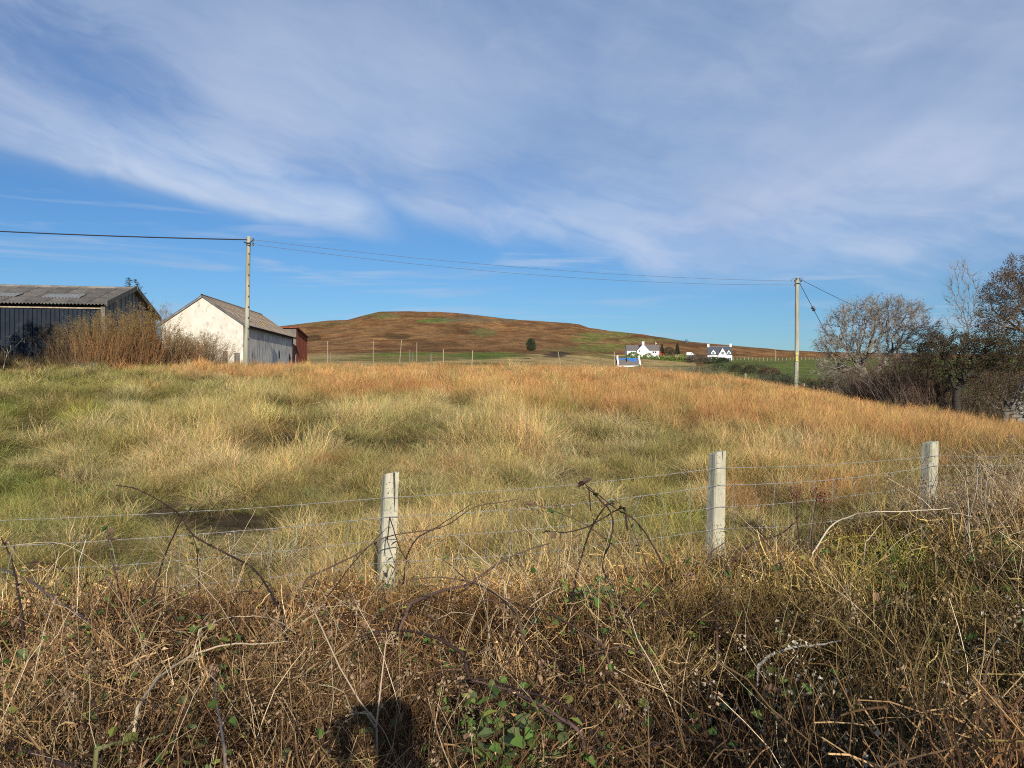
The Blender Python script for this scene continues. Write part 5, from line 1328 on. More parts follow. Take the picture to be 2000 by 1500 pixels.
bush('garden_tree', 'olive brown leafless garden tree between the two conifers', x, y, [(0, 0, 2.2, 1.9, 1.5, 1.4), (-1.0, 0, 1.0, 1.3, 1.2, 1.0), (1.5, 0, 1.2, 1.4, 1.2, 1.2)], [(0.12, 0.09, 0.05), (0.09, 0.075, 0.045)], 2600, 0.26, 70, cat='tree', zoff=z - gz(x, y))
x, y = XY(1037, 230); z = EYE + (750 - 686) / F * 230
bush('round_tree', 'dark rounded lone tree at the foot of the moor, middle of the picture', x, y, [(0, 0, 2.0, 1.45, 1.3, 1.8), (0.1, 0, 1.2, 1.55, 1.3, 1.2), (-0.1, 0, 2.9, 0.9, 0.9, 0.9)], [(0.04, 0.055, 0.028), (0.06, 0.07, 0.035)], 5200, 0.2, 71, cat='tree', zoff=z - gz(x, y))
# scrub in front of the villa and along the crest
for u, d, rx, rz, lab, cs, sd_, nm in (
        (1362, 270, 4.0, 1.8, 'grey brown leafless thicket left below the white villa', [(0.12, 0.095, 0.075), (0.09, 0.075, 0.055)], 80, 'thicket'),
        (1392, 276, 3.0, 1.5, 'dark green bush below the villa door', [(0.05, 0.07, 0.03), (0.07, 0.09, 0.04)], 81, 'bush'),
        (1412, 275, 2.0, 1.2, 'small dark bush below the villa right window', [(0.05, 0.065, 0.03)], 82, 'bush'),
        (1418, 180, 3.4, 1.3, 'mixed green bush right of the villa thicket', [(0.08, 0.10, 0.045), (0.06, 0.07, 0.035)], 83, 'bush'),
        (1450, 160, 2.6, 1.35, 'dark bush, left of the row of slim trunks', [(0.06, 0.06, 0.03), (0.09, 0.08, 0.04)], 84, 'bush'),
        (1478, 150, 2.6, 1.3, 'dark bush, right of the row of slim trunks', [(0.06, 0.06, 0.03), (0.08, 0.07, 0.04)], 85, 'bush'),
        (1503, 140, 1.9, 1.0, 'reddish brown bush at the right end of the dark scrub', [(0.13, 0.075, 0.04), (0.10, 0.06, 0.035)], 86, 'bush')):
    x, y = XY(u, d)
    off = {80: 0.6, 81: 0.2, 82: 0.2}.get(sd_, 0.0)
    bush(nm, lab, x, y, [(0, 0, rz * .55, rx, rx * .6, rz), (-rx * .55, 0, rz * .4, rx * .6, rx * .5, rz * .75), (rx * .6, 0, rz * .35, rx * .55, rx * .5, rz * .7)], cs, 3200, 0.0011 * d, sd_, zoff=off - 0.1)
for u, d, h_, lab, sd_ in ((1362, 57, 1.05, 'grey green willow scrub on the crest below the villa', 90), (1335, 60, 0.8, 'small grey green scrub on the crest below the hedge', 91), (1500, 60, 0.95, 'grey green scrub on the crest left of the right pole', 92), (1524, 57, 1.0, 'olive brown scrub touching the right pole', 93)):
    x, y = XY(u, d); rod_shrub('crest_scrub', lab, x, y, 260, h_ + 0.35, 0.7, [(0.19, 0.17, 0.11), (0.15, 0.13, 0.08)], [(0.17, 0.18, 0.095), (0.21, 0.20, 0.12)], 3600, 1, sd_, r_base=0.75, leafs=0.065, side=4)
x, y = XY(767, 56); rod_shrub('crest_scrub', 'small green rush clump on the crest under the leaning pale pole', x, y, 200, 1.0, 0.35, [(0.12, 0.16, 0.05)], [(0.14, 0.18, 0.06)], 900, 1, 95, r_base=0.4)
# spruce tip behind the dark shed and a bare treetop between the sheds
def spruce_tip():
    d = 49.5; x, y = XY(252, d); zb = gz(x, d); r = np.random.default_rng(5)
    t_ = thing('spruce_tree', 'dark spruce whose two tips show over the dark shed ridge', 'conifer', (x, y, zb))
    top = EYE + (750 - 541) / F * d - zb
    sg = []; lv = []
    for ox, h in ((0, top), (0.45, top - 0.1), ):
        g0 = np.array([ox * .3, 0, 0]); sg.append(np.array([g0, (ox, 0, h - 1.6), (ox, 0, h)]))
        for zz_ in np.arange(0.12, 3.6, 0.13):
            for a in r.uniform(0, 6.28, 4):
                L = (0.10 + zz_ * 0.30) * r.uniform(.7, 1.1); b = np.array([ox, 0, h - zz_]); e_ = b + np.array([math.cos(a) * L, math.sin(a) * L, 0.28 * L])
                sg.append(np.array([b, (b + e_) / 2 - (0, 0, .03), e_]))
                for q in np.linspace(0.25, 1, max(3, int(L * 16))): lv.append(b + (e_ - b) * q)
    for q, ln in ((313.5 - 252, 620 - 541), (300 - 252, 600 - 541)): pass
    for (u2, p2) in ((278, 560), (286, 572)):
        e_ = np.array([(u2 - 252) / F * d, 0, EYE + (750 - p2) / F * d - zb]); b = np.array([0.2, 0, e_[2] - 0.5]); sg.append(np.array([b, (b + e_) / 2, e_]))
        for q in np.linspace(0.1, 1, 16): lv.append(b + (e_ - b) * q)
    g = Geo(); S_ = np.array(sg); R = np.tile([0.012, 0.010, 0.006], (len(S_), 1)); R[0] = [0.16, 0.05, 0.015]
    g.tubes(S_, R, 4, np.tile((0.07, 0.055, 0.04), (len(S_), 1))); g.obj('trunk', MATS['bark'], t_)
    lv = np.repeat(np.array(lv), 5, 0); g = Geo(); g.leaves(lv + r.normal(0, .02, lv.shape), 0.075, np.array([0.035, 0.06, 0.035]) * r.uniform(.6, 1.5, (len(lv), 1)), r, aspect=0.25); g.obj('foliage', MATS['plant'], t_)
spruce_tip()
x, y = XY(320, 55)
tree('bare_tree', 'small bare treetop showing between the two sheds', 'tree', x, y, [(0, 0, 4.1, 0.7, 0.7, 0.9)], [(0, 0, 0), (0, 0, 1), (0, 0, 2), (0, 0, 3)], natt=90, step=0.2, tip=0.008, twigs=3, twl=0.3, seed=31, rmax=0.07, infl=3)

# ------------------------------------------------------------------ rubble stone wall at the right edge
def stone_wall():
    c = at(1974, 800, 35.0); zb = gz(c.x, 35.0) - 0.1
    t_ = thing('rubble_wall', 'grey rubble stone gable wall glimpsed through branches at the right edge', 'wall', (c.x, c.y, zb), -0.1)
    r = np.random.default_rng(2)
    g = Geo(); prism(g, [(0.05, 0), (3.2, 0), (3.2, 2.65), (0.75, 2.6), (0.1, 1.2)], np.array([1.0, 0, 0]), np.array([0, 1.0, 0]), UP, (0, .08, 0), 0.5); g.obj('mortar_core', MATS['mortar'], t_)
    z = 0.0; shapes = []
    for k in range(5):
        g = Geo(); a = np.linspace(0, 2 * math.pi, 9)[:-1]; q = 0.5 * (1 + r.uniform(-.18, .1, 8))
        sx = np.sign(np.cos(a)) * np.abs(np.cos(a)) ** .5; sz = np.sign(np.sin(a)) * np.abs(np.sin(a)) ** .5
        prism(g, np.stack([sx * q, sz * q], 1), np.array([1.0, 0, 0]), np.array([0, 1.0, 0]), UP, (0, -0.5, 0), 1.0); m_ = g.mesh('stone'); m_.materials.append(MATS['stone']); shapes.append(m_)
    while z < 2.7:
        h = r.uniform(0.16, 0.28); x = 0.0 if z < 1.2 else (z - 1.2) * 0.35 + r.uniform(0, .3)
        while x < 3.15:
            w_ = r.uniform(0.22, 0.55); o = bpy.data.objects.new('stone', shapes[r.integers(0, 5)]); COL.objects.link(o); o.parent = t_
            o.location = (x + w_ / 2, 0.06 - r.uniform(0, .05), z + h / 2); o.scale = (w_ - .02, 0.16, h - .02); o.rotation_euler = (0, r.normal(0, .04), 0); x += w_
        z += h
stone_wall()
# mossy fallen trunk in front of the dark shed
x, y = XY(170, 34.5); z = gz(x, y)
lg = thing('fallen_log', 'mossy grey fallen log lying before the willow shrubs', 'log', (x, y, z))
g = Geo(); g.tubes(np.array([(-0.75, 0, 0.05), (-0.35, 0, 0.28), (0.05, .1, 0.42), (0.35, .1, 0.45), (0.55, .2, 0.25)]), [0.05, 0.09, 0.11, 0.12, 0.08], 9, np.array([(0.085, 0.08, 0.05)]), cap=True); g.obj('bole', MATS['bark'], lg, True)
g = Geo(); g.tubes(np.array([(-0.1, 0, 0.4), (-0.5, -.1, 0.55), (-0.8, -.1, 0.5)]), [0.04, 0.03, 0.012], 6, np.array([(0.10, 0.09, 0.07)])); g.obj('branch', MATS['bark'], lg)
# dark rushes and bramble along the hedge foot on the right
def ground_band(name, lab, pts, n, h, col, seed):
    r = np.random.default_rng(seed); P_ = []
    for _ in range(n):
        k = r.integers(0, len(pts) - 1); t0 = r.uniform(); u = pts[k][0] * (1 - t0) + pts[k + 1][0] * t0; d = pts[k][1] * (1 - t0) + pts[k + 1][1] * t0 + r.normal(0, .9)
        x, y = XY(u, d); P_.append((x, y, gz(x, y)))
    P_ = np.array(P_); c = np.array(col)[r.integers(0, len(col), n)] * r.uniform(.7, 1.3, (n, 1)); s = r.uniform(.8, 1.3, n)
    scatter(name, coarse, P_, np.stack([s, s, s * h * r.uniform(.7, 1.3, n)], 1), np.stack([r.normal(0, .15, n), r.normal(0, .15, n), r.uniform(0, 6, n)], 1), c, r.integers(0, 10, n), MATS['instanced_plant'], kind='stuff')
ground_band('hedge_foot_rushes', '', [(1648, 50.5), (1700, 49.5), (1760, 48), (1830, 44), (1900, 40.5), (1960, 36.5), (2030, 34)], 380, 0.85, [(0.10, 0.095, 0.04), (0.07, 0.09, 0.035), (0.15, 0.12, 0.06), (0.05, 0.05, 0.025)], 51)
ground_band('shed_foot_growth', '', [(-40, 35.3), (90, 35.6), (200, 36.2)], 260, 1.5, [(0.16, 0.10, 0.05), (0.11, 0.08, 0.045), (0.22, 0.15, 0.08)], 52)
# ------------------------------------------------------------------ stock fence in the foreground
PTOP = [(None, None)]
fence = thing('stock_fence', 'old stock fence of split pale posts and sagging galvanised sheep netting', 'fence', (0, 0, 0))
def split_post(x, y, ztop, lean_x, lean_y, wd, seed):
    r = np.random.default_rng(seed); zb = gz(x, y) - 0.35; H = ztop - zb; S_ = 12
    prof = np.array([(-0.47, -0.34), (-0.40, -0.47), (0.47, -0.43), (0.50, 0.30), (0.10, 0.50), (-0.47, 0.38)]) * wd * .94
    V = []
    for i in range(S_):
        tt = i / (S_ - 1); z = H * tt; s = 1.04 - 0.10 * tt + 0.015 * math.sin(tt * 9 + seed)
        rag = (1 + r.normal(0, .018, (6, 1)))
        p = prof * s * rag; zz_ = np.full(6, z)
        if i == S_ - 1: zz_ = z + np.array([-0.018, -0.004, 0.004, 0.0, -0.01, -0.02])
        V.append(np.stack([p[:, 0] + lean_x * (z - H), p[:, 1] + lean_y * (z - H), zz_], 1))
    V = np.concatenate(V); idx = np.arange(S_ * 6).reshape(S_, 6)
    Q = [(idx[i, j], idx[i, (j + 1) % 6], idx[i + 1, (j + 1) % 6], idx[i + 1, j]) for i in range(S_ - 1) for j in range(6)]
    t6 = idx[-1]; Q += [(t6[0], t6[1], t6[2], t6[3]), (t6[0], t6[3], t6[4], t6[5])]
    g = Geo(); g.add(V, Q); o = g.obj('fence_post', MATS['post_timber'], fence); o.location = (x, y, zb); o.rotation_euler = (0, 0, .27 + .05 * seed); return o
posts = []
for u, pt, d, lx, ly, wd, sd_ in ((-190, 960, 4.12, 0.03, 0, .10, 1), (763, 922, 4.72, 0.050, 0.02, .104, 2), (1401, 881, 4.98, 0.032, 0, .100, 3), (1816, 862, 5.45, 0.035, 0, .100, 4), (2190, 850, 6.0, 0.0, 0, .10, 5)):
    x = (u - 1000) / F * d; zt = EYE + (750 - pt) / F * d
    o = split_post(x, d, zt, lx, ly, wd, sd_); posts.append((x, d, zt))
posts = np.array(posts)
def run(dz, sag, r0, name, wob=0.004, seed=0, kinks=0.0):
    """one wire passing the front of every post; returns its points per bay"""
    r = np.random.default_rng(seed); bays = []
    for k in range(len(posts) - 1):
        a = posts[k] + (0, -0.064, dz[k]); b = posts[k + 1] + (0, -0.064, dz[k + 1]); n = 40; tt = np.linspace(0, 1, n)[:, None]
        P_ = a * (1 - tt) + b * tt; P_[:, 2] -= (sag * 4 * tt * (1 - tt))[:, 0]
        w_ = np.cumsum(r.normal(0, wob, n)) * np.sin(tt[:, 0] * math.pi); P_[:, 2] += w_ * 0.5; P_[:, 1] += np.cumsum(r.normal(0, wob, n)) * np.sin(tt[:, 0] * math.pi)
        bays.append(P_)
    Pt = np.concatenate([bays[0]] + [b[1:] for b in bays[1:]])
    g = Geo(); g.tubes(Pt, np.full(len(Pt), r0), 5); g.obj(name, MATS['galvanised'], fence, True)
    return bays
zt = posts[:, 2]
# heights of the wires above their post tops, read post by post
run([-0.16, -0.145, -0.10, -0.095, -0.10], 0.022, 0.0017, 'top_wire', 0.0012, 1)
rows = [run([-0.30, -0.262, -0.21, -0.165, -0.14], 0.028, 0.0019, 'netting_wire', 0.0018, 2)]
for k, gp in enumerate((0.135, 0.27, 0.41, 0.56, 0.70)):
    rows.append(run([-0.30 - gp, -0.262 - gp, -0.21 - gp * 1.02, -0.165 - gp, -0.14 - gp], 0.03 + 0.012 * k, 0.0016, 'netting_wire', 0.0030, 3 + k))
r = np.random.default_rng(8)
for b in range(4):
    n = int(np.linalg.norm(posts[b + 1][:2] - posts[b][:2]) / 0.152)
    for j in range(1, n + 1):
        if b == 0 and j < 4: continue
        f = (j - 0.4) / n * 39
        pts = []
        drift = r.normal(0, 1.2)
        for q, row in enumerate(rows):
            ff = min(max(f + drift * q * 0.22 + r.normal(0, 0.22), 0), 38.9); i0 = int(ff); P0 = row[b][i0] + (row[b][i0 + 1] - row[b][i0]) * (ff - i0); pts.append(P0)
        g = Geo(); g.tubes(np.array(pts), np.full(len(pts), 0.0016), 4)
        for P0 in pts[:4]: g.box(P0, (0.006, 0.006, 0.008))
        g.obj('stay', MATS['galvanised'], fence)
for b in range(1, 4):
    for row in (0, 1): pass

# ------------------------------------------------------------------ the dead tangle this side of the fence
def hedge_top(x, y):
    """height above eye level (negative) of the top of the tangle"""
    u = 1000 + F * x / np.maximum(y, .5)
    a = np.interp(u, [-300, 0, 300, 760, 1150, 1400, 1600, 1750, 1880, 1960, 2100], [-1.04, -1.06, -1.10, -1.11, -1.10, -1.07, -1.01, -0.95, -0.90, -0.82, -0.72])
    near = sstep(y, 3.4, 1.6) * 0.06
    fence_y = fence_d(x)
    fall = sstep(y, fence_y - 0.6, fence_y + 0.45)
    a = a - 0.05 - near - fall * 0.32 * (u < 1750)
    return a + (fbm(x / .45, y / .45, 71, 3) - .5) * 0.26 - 0.16 * sstep(fbm(x / .3, y / .3, 73, 2), .62, .75)
STEMC = np.array([(0.43, 0.325, 0.175), (0.31, 0.215, 0.115), (0.18, 0.12, 0.065), (0.58, 0.46, 0.27), (0.10, 0.065, 0.045), (0.36, 0.24, 0.135), (0.24, 0.22, 0.09), (0.70, 0.59, 0.40)])
STEMP = np.array([.19, .20, .18, .11, .12, .12, .05, .03])
def tangle(name, n, R, Hh, lmin, lmax, wd, seed, vert=0.35, flake=80, flc=None, fls=0.03, tube=0.25):
    r = np.random.default_rng(seed)
    c0 = r.normal(0, 0.42, (n, 3)) * [R, R, Hh]
    th = r.uniform(0, 6.28, n); el_ = np.where(r.uniform(0, 1, n) < vert, r.uniform(0.9, 1.5, n), r.normal(0.15, 0.45, n))
    d = np.stack([np.cos(th) * np.cos(el_), np.sin(th) * np.cos(el_), np.sin(el_)], 1)
    L = r.uniform(lmin, lmax, n) ** 1.0; S_ = 6; tt = np.linspace(-.5, .5, S_)[None, :, None]
    Pt = c0[:, None] + d[:, None] * L[:, None, None] * tt + r.normal(0, .09, (n, 1, 3)) * L[:, None, None] * (4 * tt ** 2) + np.cumsum(r.normal(0, .028, (n, S_, 3)), 1) * L[:, None, None]
    cs = STEMC[r.choice(len(STEMC), n, p=STEMP)] * r.uniform(.65, 1.25, (n, 1))
    w_ = wd * r.uniform(.5, 1.5, n)[:, None] * np.array([1, 1, .95, .85, .7, .4])[None]
    k = int(n * tube); g = Geo()
    g.tubes(Pt[:k], w_[:k] * .5, 4, cs[:k])
    side = unit3(np.cross(d, r.normal(size=(n, 3))))
    g.ribbons(Pt[k:], w_[k:], side[k:], cs[k:])
    if flake:
        pos = Pt[r.integers(0, n, flake), r.integers(0, S_, flake)] + r.normal(0, .01, (flake, 3))
        fc = np.array(flc)[r.integers(0, len(flc), flake)] * r.uniform(.6, 1.3, (flake, 1))
        g.leaves(pos, fls * r.uniform(.5, 1.3, flake), fc, r, fold=.9, aspect=.55)
    return g.mesh(name)
BRN = [(0.26, 0.175, 0.10), (0.16, 0.105, 0.06), (0.36, 0.26, 0.15), (0.12, 0.08, 0.05), (0.55, 0.45, 0.30)]
GRN = [(0.085, 0.145, 0.03), (0.055, 0.105, 0.022), (0.19, 0.22, 0.05), (0.12, 0.15, 0.055)]
tang = [tangle('tangle', 280, .22, .13, .07, .27, .0031, 300 + i, .30, 170, BRN, .017) for i in range(5)]
tang += [tangle('tangle', 240, .20, .20, .09, .34, .0033, 310 + i, .70, 150, BRN, .019) for i in range(4)]
tang += [tangle('tangle', 380, .17, .11, .04, .14, .0025, 320 + i, .45, 240, BRN, .012, tube=.1) for i in range(3)]
def edge_y(x):
    return fence_d(x)
def undergrowth():
    n = 4000
    y = 1.15 + (6.4 - 1.15) * rng.uniform(0, 1, n) ** 0.95; x = rng.uniform(-.78, .78, n) * y
    k = y < fence_d(x) + 0.30 + 0.9 * sstep(x / y, .50, .60)
    x, y = x[k], y[k]; n = len(x)
    top = hedge_top(x, y) + EYE; g0 = terrain(x, y)
    f = 1 - rng.uniform(0, 1, n) ** 1.9                    # more of it near the top
    f = np.where(rng.uniform(0, 1, n) < .42, rng.uniform(.78, 1.0, n), f)
    pocket = fbm(x / .28, y / .28, 88, 3); f = np.where(pocket < .42, f * .62, f)   # hollows where the tangle has sunk
    z = g0 + (top - g0) * f - 0.05
    tone = fbm(x / .5, y / .5, 81, 3); tn2 = fbm(x / 1.3, y / 1.3, 82, 3)
    c = lerp(np.array([0.64, 0.49, 0.39]), np.array([1.45, 1.22, 1.00]), sstep(tone, .38, .64)[:, None])
    uu = 1000 + F * x / y
    c = lerp(c, c * np.array([1.12, 0.90, 0.80]), (sstep(tn2, .52, .66) * .55 * sstep(uu, 500, 1300))[:, None])
    fy = sstep(y, 3.2, 4.4)                              # dry yellow grass gains on the brown stems towards the fence
    c = lerp(c, c * np.array([1.22, 1.20, 0.98]), fy[:, None])
    u, py = pix(x, y, z)
    gr = sstep(((u - 1760) / 150) ** 2 + ((py - 1160) / 60) ** 2 + (tone - .5) * 1.5, 1.1, .4) * .9 + sstep(((u - 420) / 500) ** 2 + ((py - 1120) / 60) ** 2 + (tone - .5) * 3, 1.1, .4) * .35
    gr = np.clip(gr + sstep(tn2, .40, .30) * .35, 0, 1)
    c = lerp(c, c * np.array([0.62, 0.95, 0.42]), gr[:, None])
    c = c * (0.18 + 0.82 * sstep(f, .50, .95))[:, None]   # deeper litter darkened: shade of the gaps put into its colour
    c = c * rng.uniform(.75, 1.25, n)[:, None] * lerp(.66, 1.0, sstep(y, 2.4, 3.9))[:, None]      # darker towards the camera
    s = rng.uniform(.75, 1.3, n); idx = rng.choice(12, n, p=[.08] * 5 + [.06] * 4 + [.12] * 3)
    lowr = (u > 1150) & (py > 1250); idx = np.where(lowr & (rng.uniform(0, 1, n) < .7), rng.integers(5, 9, n), idx)
    rot = np.stack([rng.normal(0, .35, n), rng.normal(0, .35, n), rng.uniform(0, 6.28, n)], 1)
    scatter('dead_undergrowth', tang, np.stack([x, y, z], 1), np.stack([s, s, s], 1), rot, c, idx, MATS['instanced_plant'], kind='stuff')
undergrowth()
# long dry grass blades and stalks standing out of the tangle
def stalks():
    pr = []
    for i in range(5):
        r = np.random.default_rng(400 + i); n = 9; S_ = 7; tt = np.linspace(0, 1, S_)[None, :, None]
        a = r.uniform(0, 6.28, n); d = np.stack([np.cos(a), np.sin(a), np.zeros(n)], 1); H = r.uniform(.25, .62, n)[:, None, None]; L = r.uniform(.1, .7, n)[:, None, None]
        Pt = r.normal(0, .10, (n, 1, 3)) * [1, 1, 0] + d[:, None] * L * H * tt ** 1.6 + np.array([0, 0, 1.0]) * H * (tt - .25 * L * tt ** 2.5) + np.cumsum(r.normal(0, .008, (n, S_, 3)), 1)
        g = Geo(); cs = STEMC[[0, 3, 7, 1, 2, 3, 0, 7, 5]] * r.uniform(.8, 1.15, (n, 1))
        g.tubes(Pt, (r.uniform(.0010, .0019, n)[:, None] * np.linspace(1, .5, S_)[None]), 4, cs)
        tips = np.repeat(Pt[:3, -1], 9, 0) + r.normal(0, .012, (27, 3)); g.leaves(tips, .014, np.tile((.34, .25, .16), (27, 1)), r); pr.append(g.mesh('stalks'))
    n = 380; y = 1.6 + 4.3 * rng.uniform(0, 1, n) ** .9; x = rng.uniform(-.74, .76, n) * y; k = (y < fence_d(x) + .35); x, y = x[k], y[k]
    extra = 260; y2 = rng.uniform(4.2, 5.9, extra); x2 = y2 * rng.uniform(.53, .70, extra); x = np.append(x, x2); y = np.append(y, y2); n = len(x)
    z = hedge_top(x, y) + EYE - .16; s = rng.uniform(.6, 1.15, n)
    s[-extra:] *= 1.1
    scatter('dry_stalks', pr, np.stack([x, y, z], 1), np.stack([s, s, s], 1), np.stack([rng.normal(0, .3, n), rng.normal(0, .3, n), rng.uniform(0, 6.28, n)], 1), np.tile((1.0, .95, .9), (n, 1)) * rng.uniform(.45, 1.15, (n, 1)), rng.integers(0, 5, n), MATS['instanced_plant'], kind='stuff')
stalks()
def leafy():
    r = np.random.default_rng(77)
    def leafcl(n, s, seed, cols, spread=.06):
        rr_ = np.random.default_rng(seed); g = Geo()
        for _ in range(n):
            c0 = rr_.normal(0, spread, 3); a = rr_.uniform(0, 6.28); tilt = rr_.normal(0, .5, 2); L = s * rr_.uniform(.7, 1.3)
            # toothed oval blade folded along its midrib
            k = 7; tt = np.linspace(0, 1, k); half = L * .38 * np.sin(tt ** .8 * math.pi) * (1 + .12 * np.array([0, 1, -1, 1, -1, 1, 0]))
            mid = np.stack([tt * L, np.zeros(k), -.15 * L * tt ** 2], 1); l = mid + np.stack([np.zeros(k), half, half * .35], 1); q = mid + np.stack([np.zeros(k), -half, half * .35], 1)
            V = np.concatenate([mid, l, q]); ca, sa = math.cos(a), math.sin(a)
            V = V @ np.array([[1, 0, math.sin(tilt[0])], [0, 1, math.sin(tilt[1])], [-math.sin(tilt[0]), -math.sin(tilt[1]), 1]]).T
            V = V @ np.array([[ca, -sa, 0], [sa, ca, 0], [0, 0, 1]]).T + c0
            i = np.arange(k - 1); Q = np.concatenate([np.stack([i, i + 1, i + 1 + k, i + k], 1), np.stack([i, i + 2 * k, i + 1 + 2 * k, i + 1], 1)])
            g.add(V, Q, np.array(cols[rr_.integers(0, len(cols))]) * rr_.uniform(.7, 1.2))
        return g
    protos = [leafcl(4, .040, 500 + i, GRN).mesh('green_leaves') for i in range(4)] + [leafcl(3, .036, 510 + i, [(0.30, .28, .07), (.24, .22, .06), (.33, .24, .08)]).mesh('yellow_leaves') for i in range(2)] + [leafcl(2, .045, 520 + i, [(0.34, .20, .12), (.25, .15, .09)]).mesh('brown_leaves') for i in range(2)]
    n = 1150; y = 1.5 + 3.9 * r.uniform(0, 1, n); x = r.uniform(-.76, .76, n) * y; ok = y < fence_d(x) + .1; x, y = x[ok], y[ok]; n = len(x)
    k = fbm(x / .35, y / .35, 91, 3); sel = (k > .46) | (r.uniform(0, 1, n) < .25); x, y = x[sel], y[sel]; n = len(x)
    # richer green pockets
    for cx, cy, m_, sp_ in ((-.02, 2.35, 90, .24), (.15, 2.2, 60, .2), (.38, 3.75, 50, .16), (2.2, 4.1, 110, .35), (-.75, 1.95, 40, .15), (.62, 3.9, 30, .15), (-1.6, 3.2, 40, .3)):
        x = np.append(x, r.normal(cx, sp_, m_)); y = np.append(y, r.normal(cy, sp_ * .7, m_))
    g1 = len(x) - n
    z = hedge_top(x, y) + EYE + .10 - r.uniform(0, .10, len(x)); n2 = len(x)
    idx = np.where(r.uniform(0, 1, n2) < .58, r.integers(0, 4, n2), np.where(r.uniform(0, 1, n2) < .4, r.integers(4, 6, n2), r.integers(6, 8, n2))); idx[-g1:] = np.where(r.uniform(0, 1, g1) < .85, r.integers(0, 4, g1), 4)
    s = r.uniform(.45, 1.05, n2)
    scatter('bramble_leaves', protos, np.stack([x, y, z], 1), np.stack([s, s, s], 1), np.stack([r.normal(.35, .4, n2), r.normal(0, .4, n2), r.uniform(0, 6.28, n2)], 1), np.ones((n2, 3)) * r.uniform(.7, 1.2, (n2, 1)), idx, MATS['instanced_plant'], kind='stuff')
    # pale curled petals and seed fluff low on the right
    pr = []
    for i in range(3):
        g = Geo(); rr_ = np.random.default_rng(530 + i); g.leaves(rr_.normal(0, .03, (7, 3)), .012 * rr_.uniform(.5, 1.4, 7), np.tile((.56, .50, .39), (7, 1)), rr_, fold=1.2, aspect=.8); pr.append(g.mesh('fluff'))
    n = 520; y = 1.75 + 1.1 * r.uniform(0, 1, n) ** 1.5; x = r.uniform(.12, .72, n) * y; sel = fbm(x / .12, y / .12, 95, 2) > .40; x, y = x[sel], y[sel]; n = len(x)
    z = hedge_top(x, y) + EYE - r.uniform(.0, .10, n) + .11; s = r.uniform(.5, 1.4, n)
    scatter('seed_fluff', pr, np.stack([x, y, z], 1), np.stack([s, s, s], 1), r.uniform(0, 6, (n, 3)), np.ones((n, 3)), r.integers(0, 3, n), MATS['instanced_plant'], kind='stuff')
    return leafcl
leafcl = leafy()

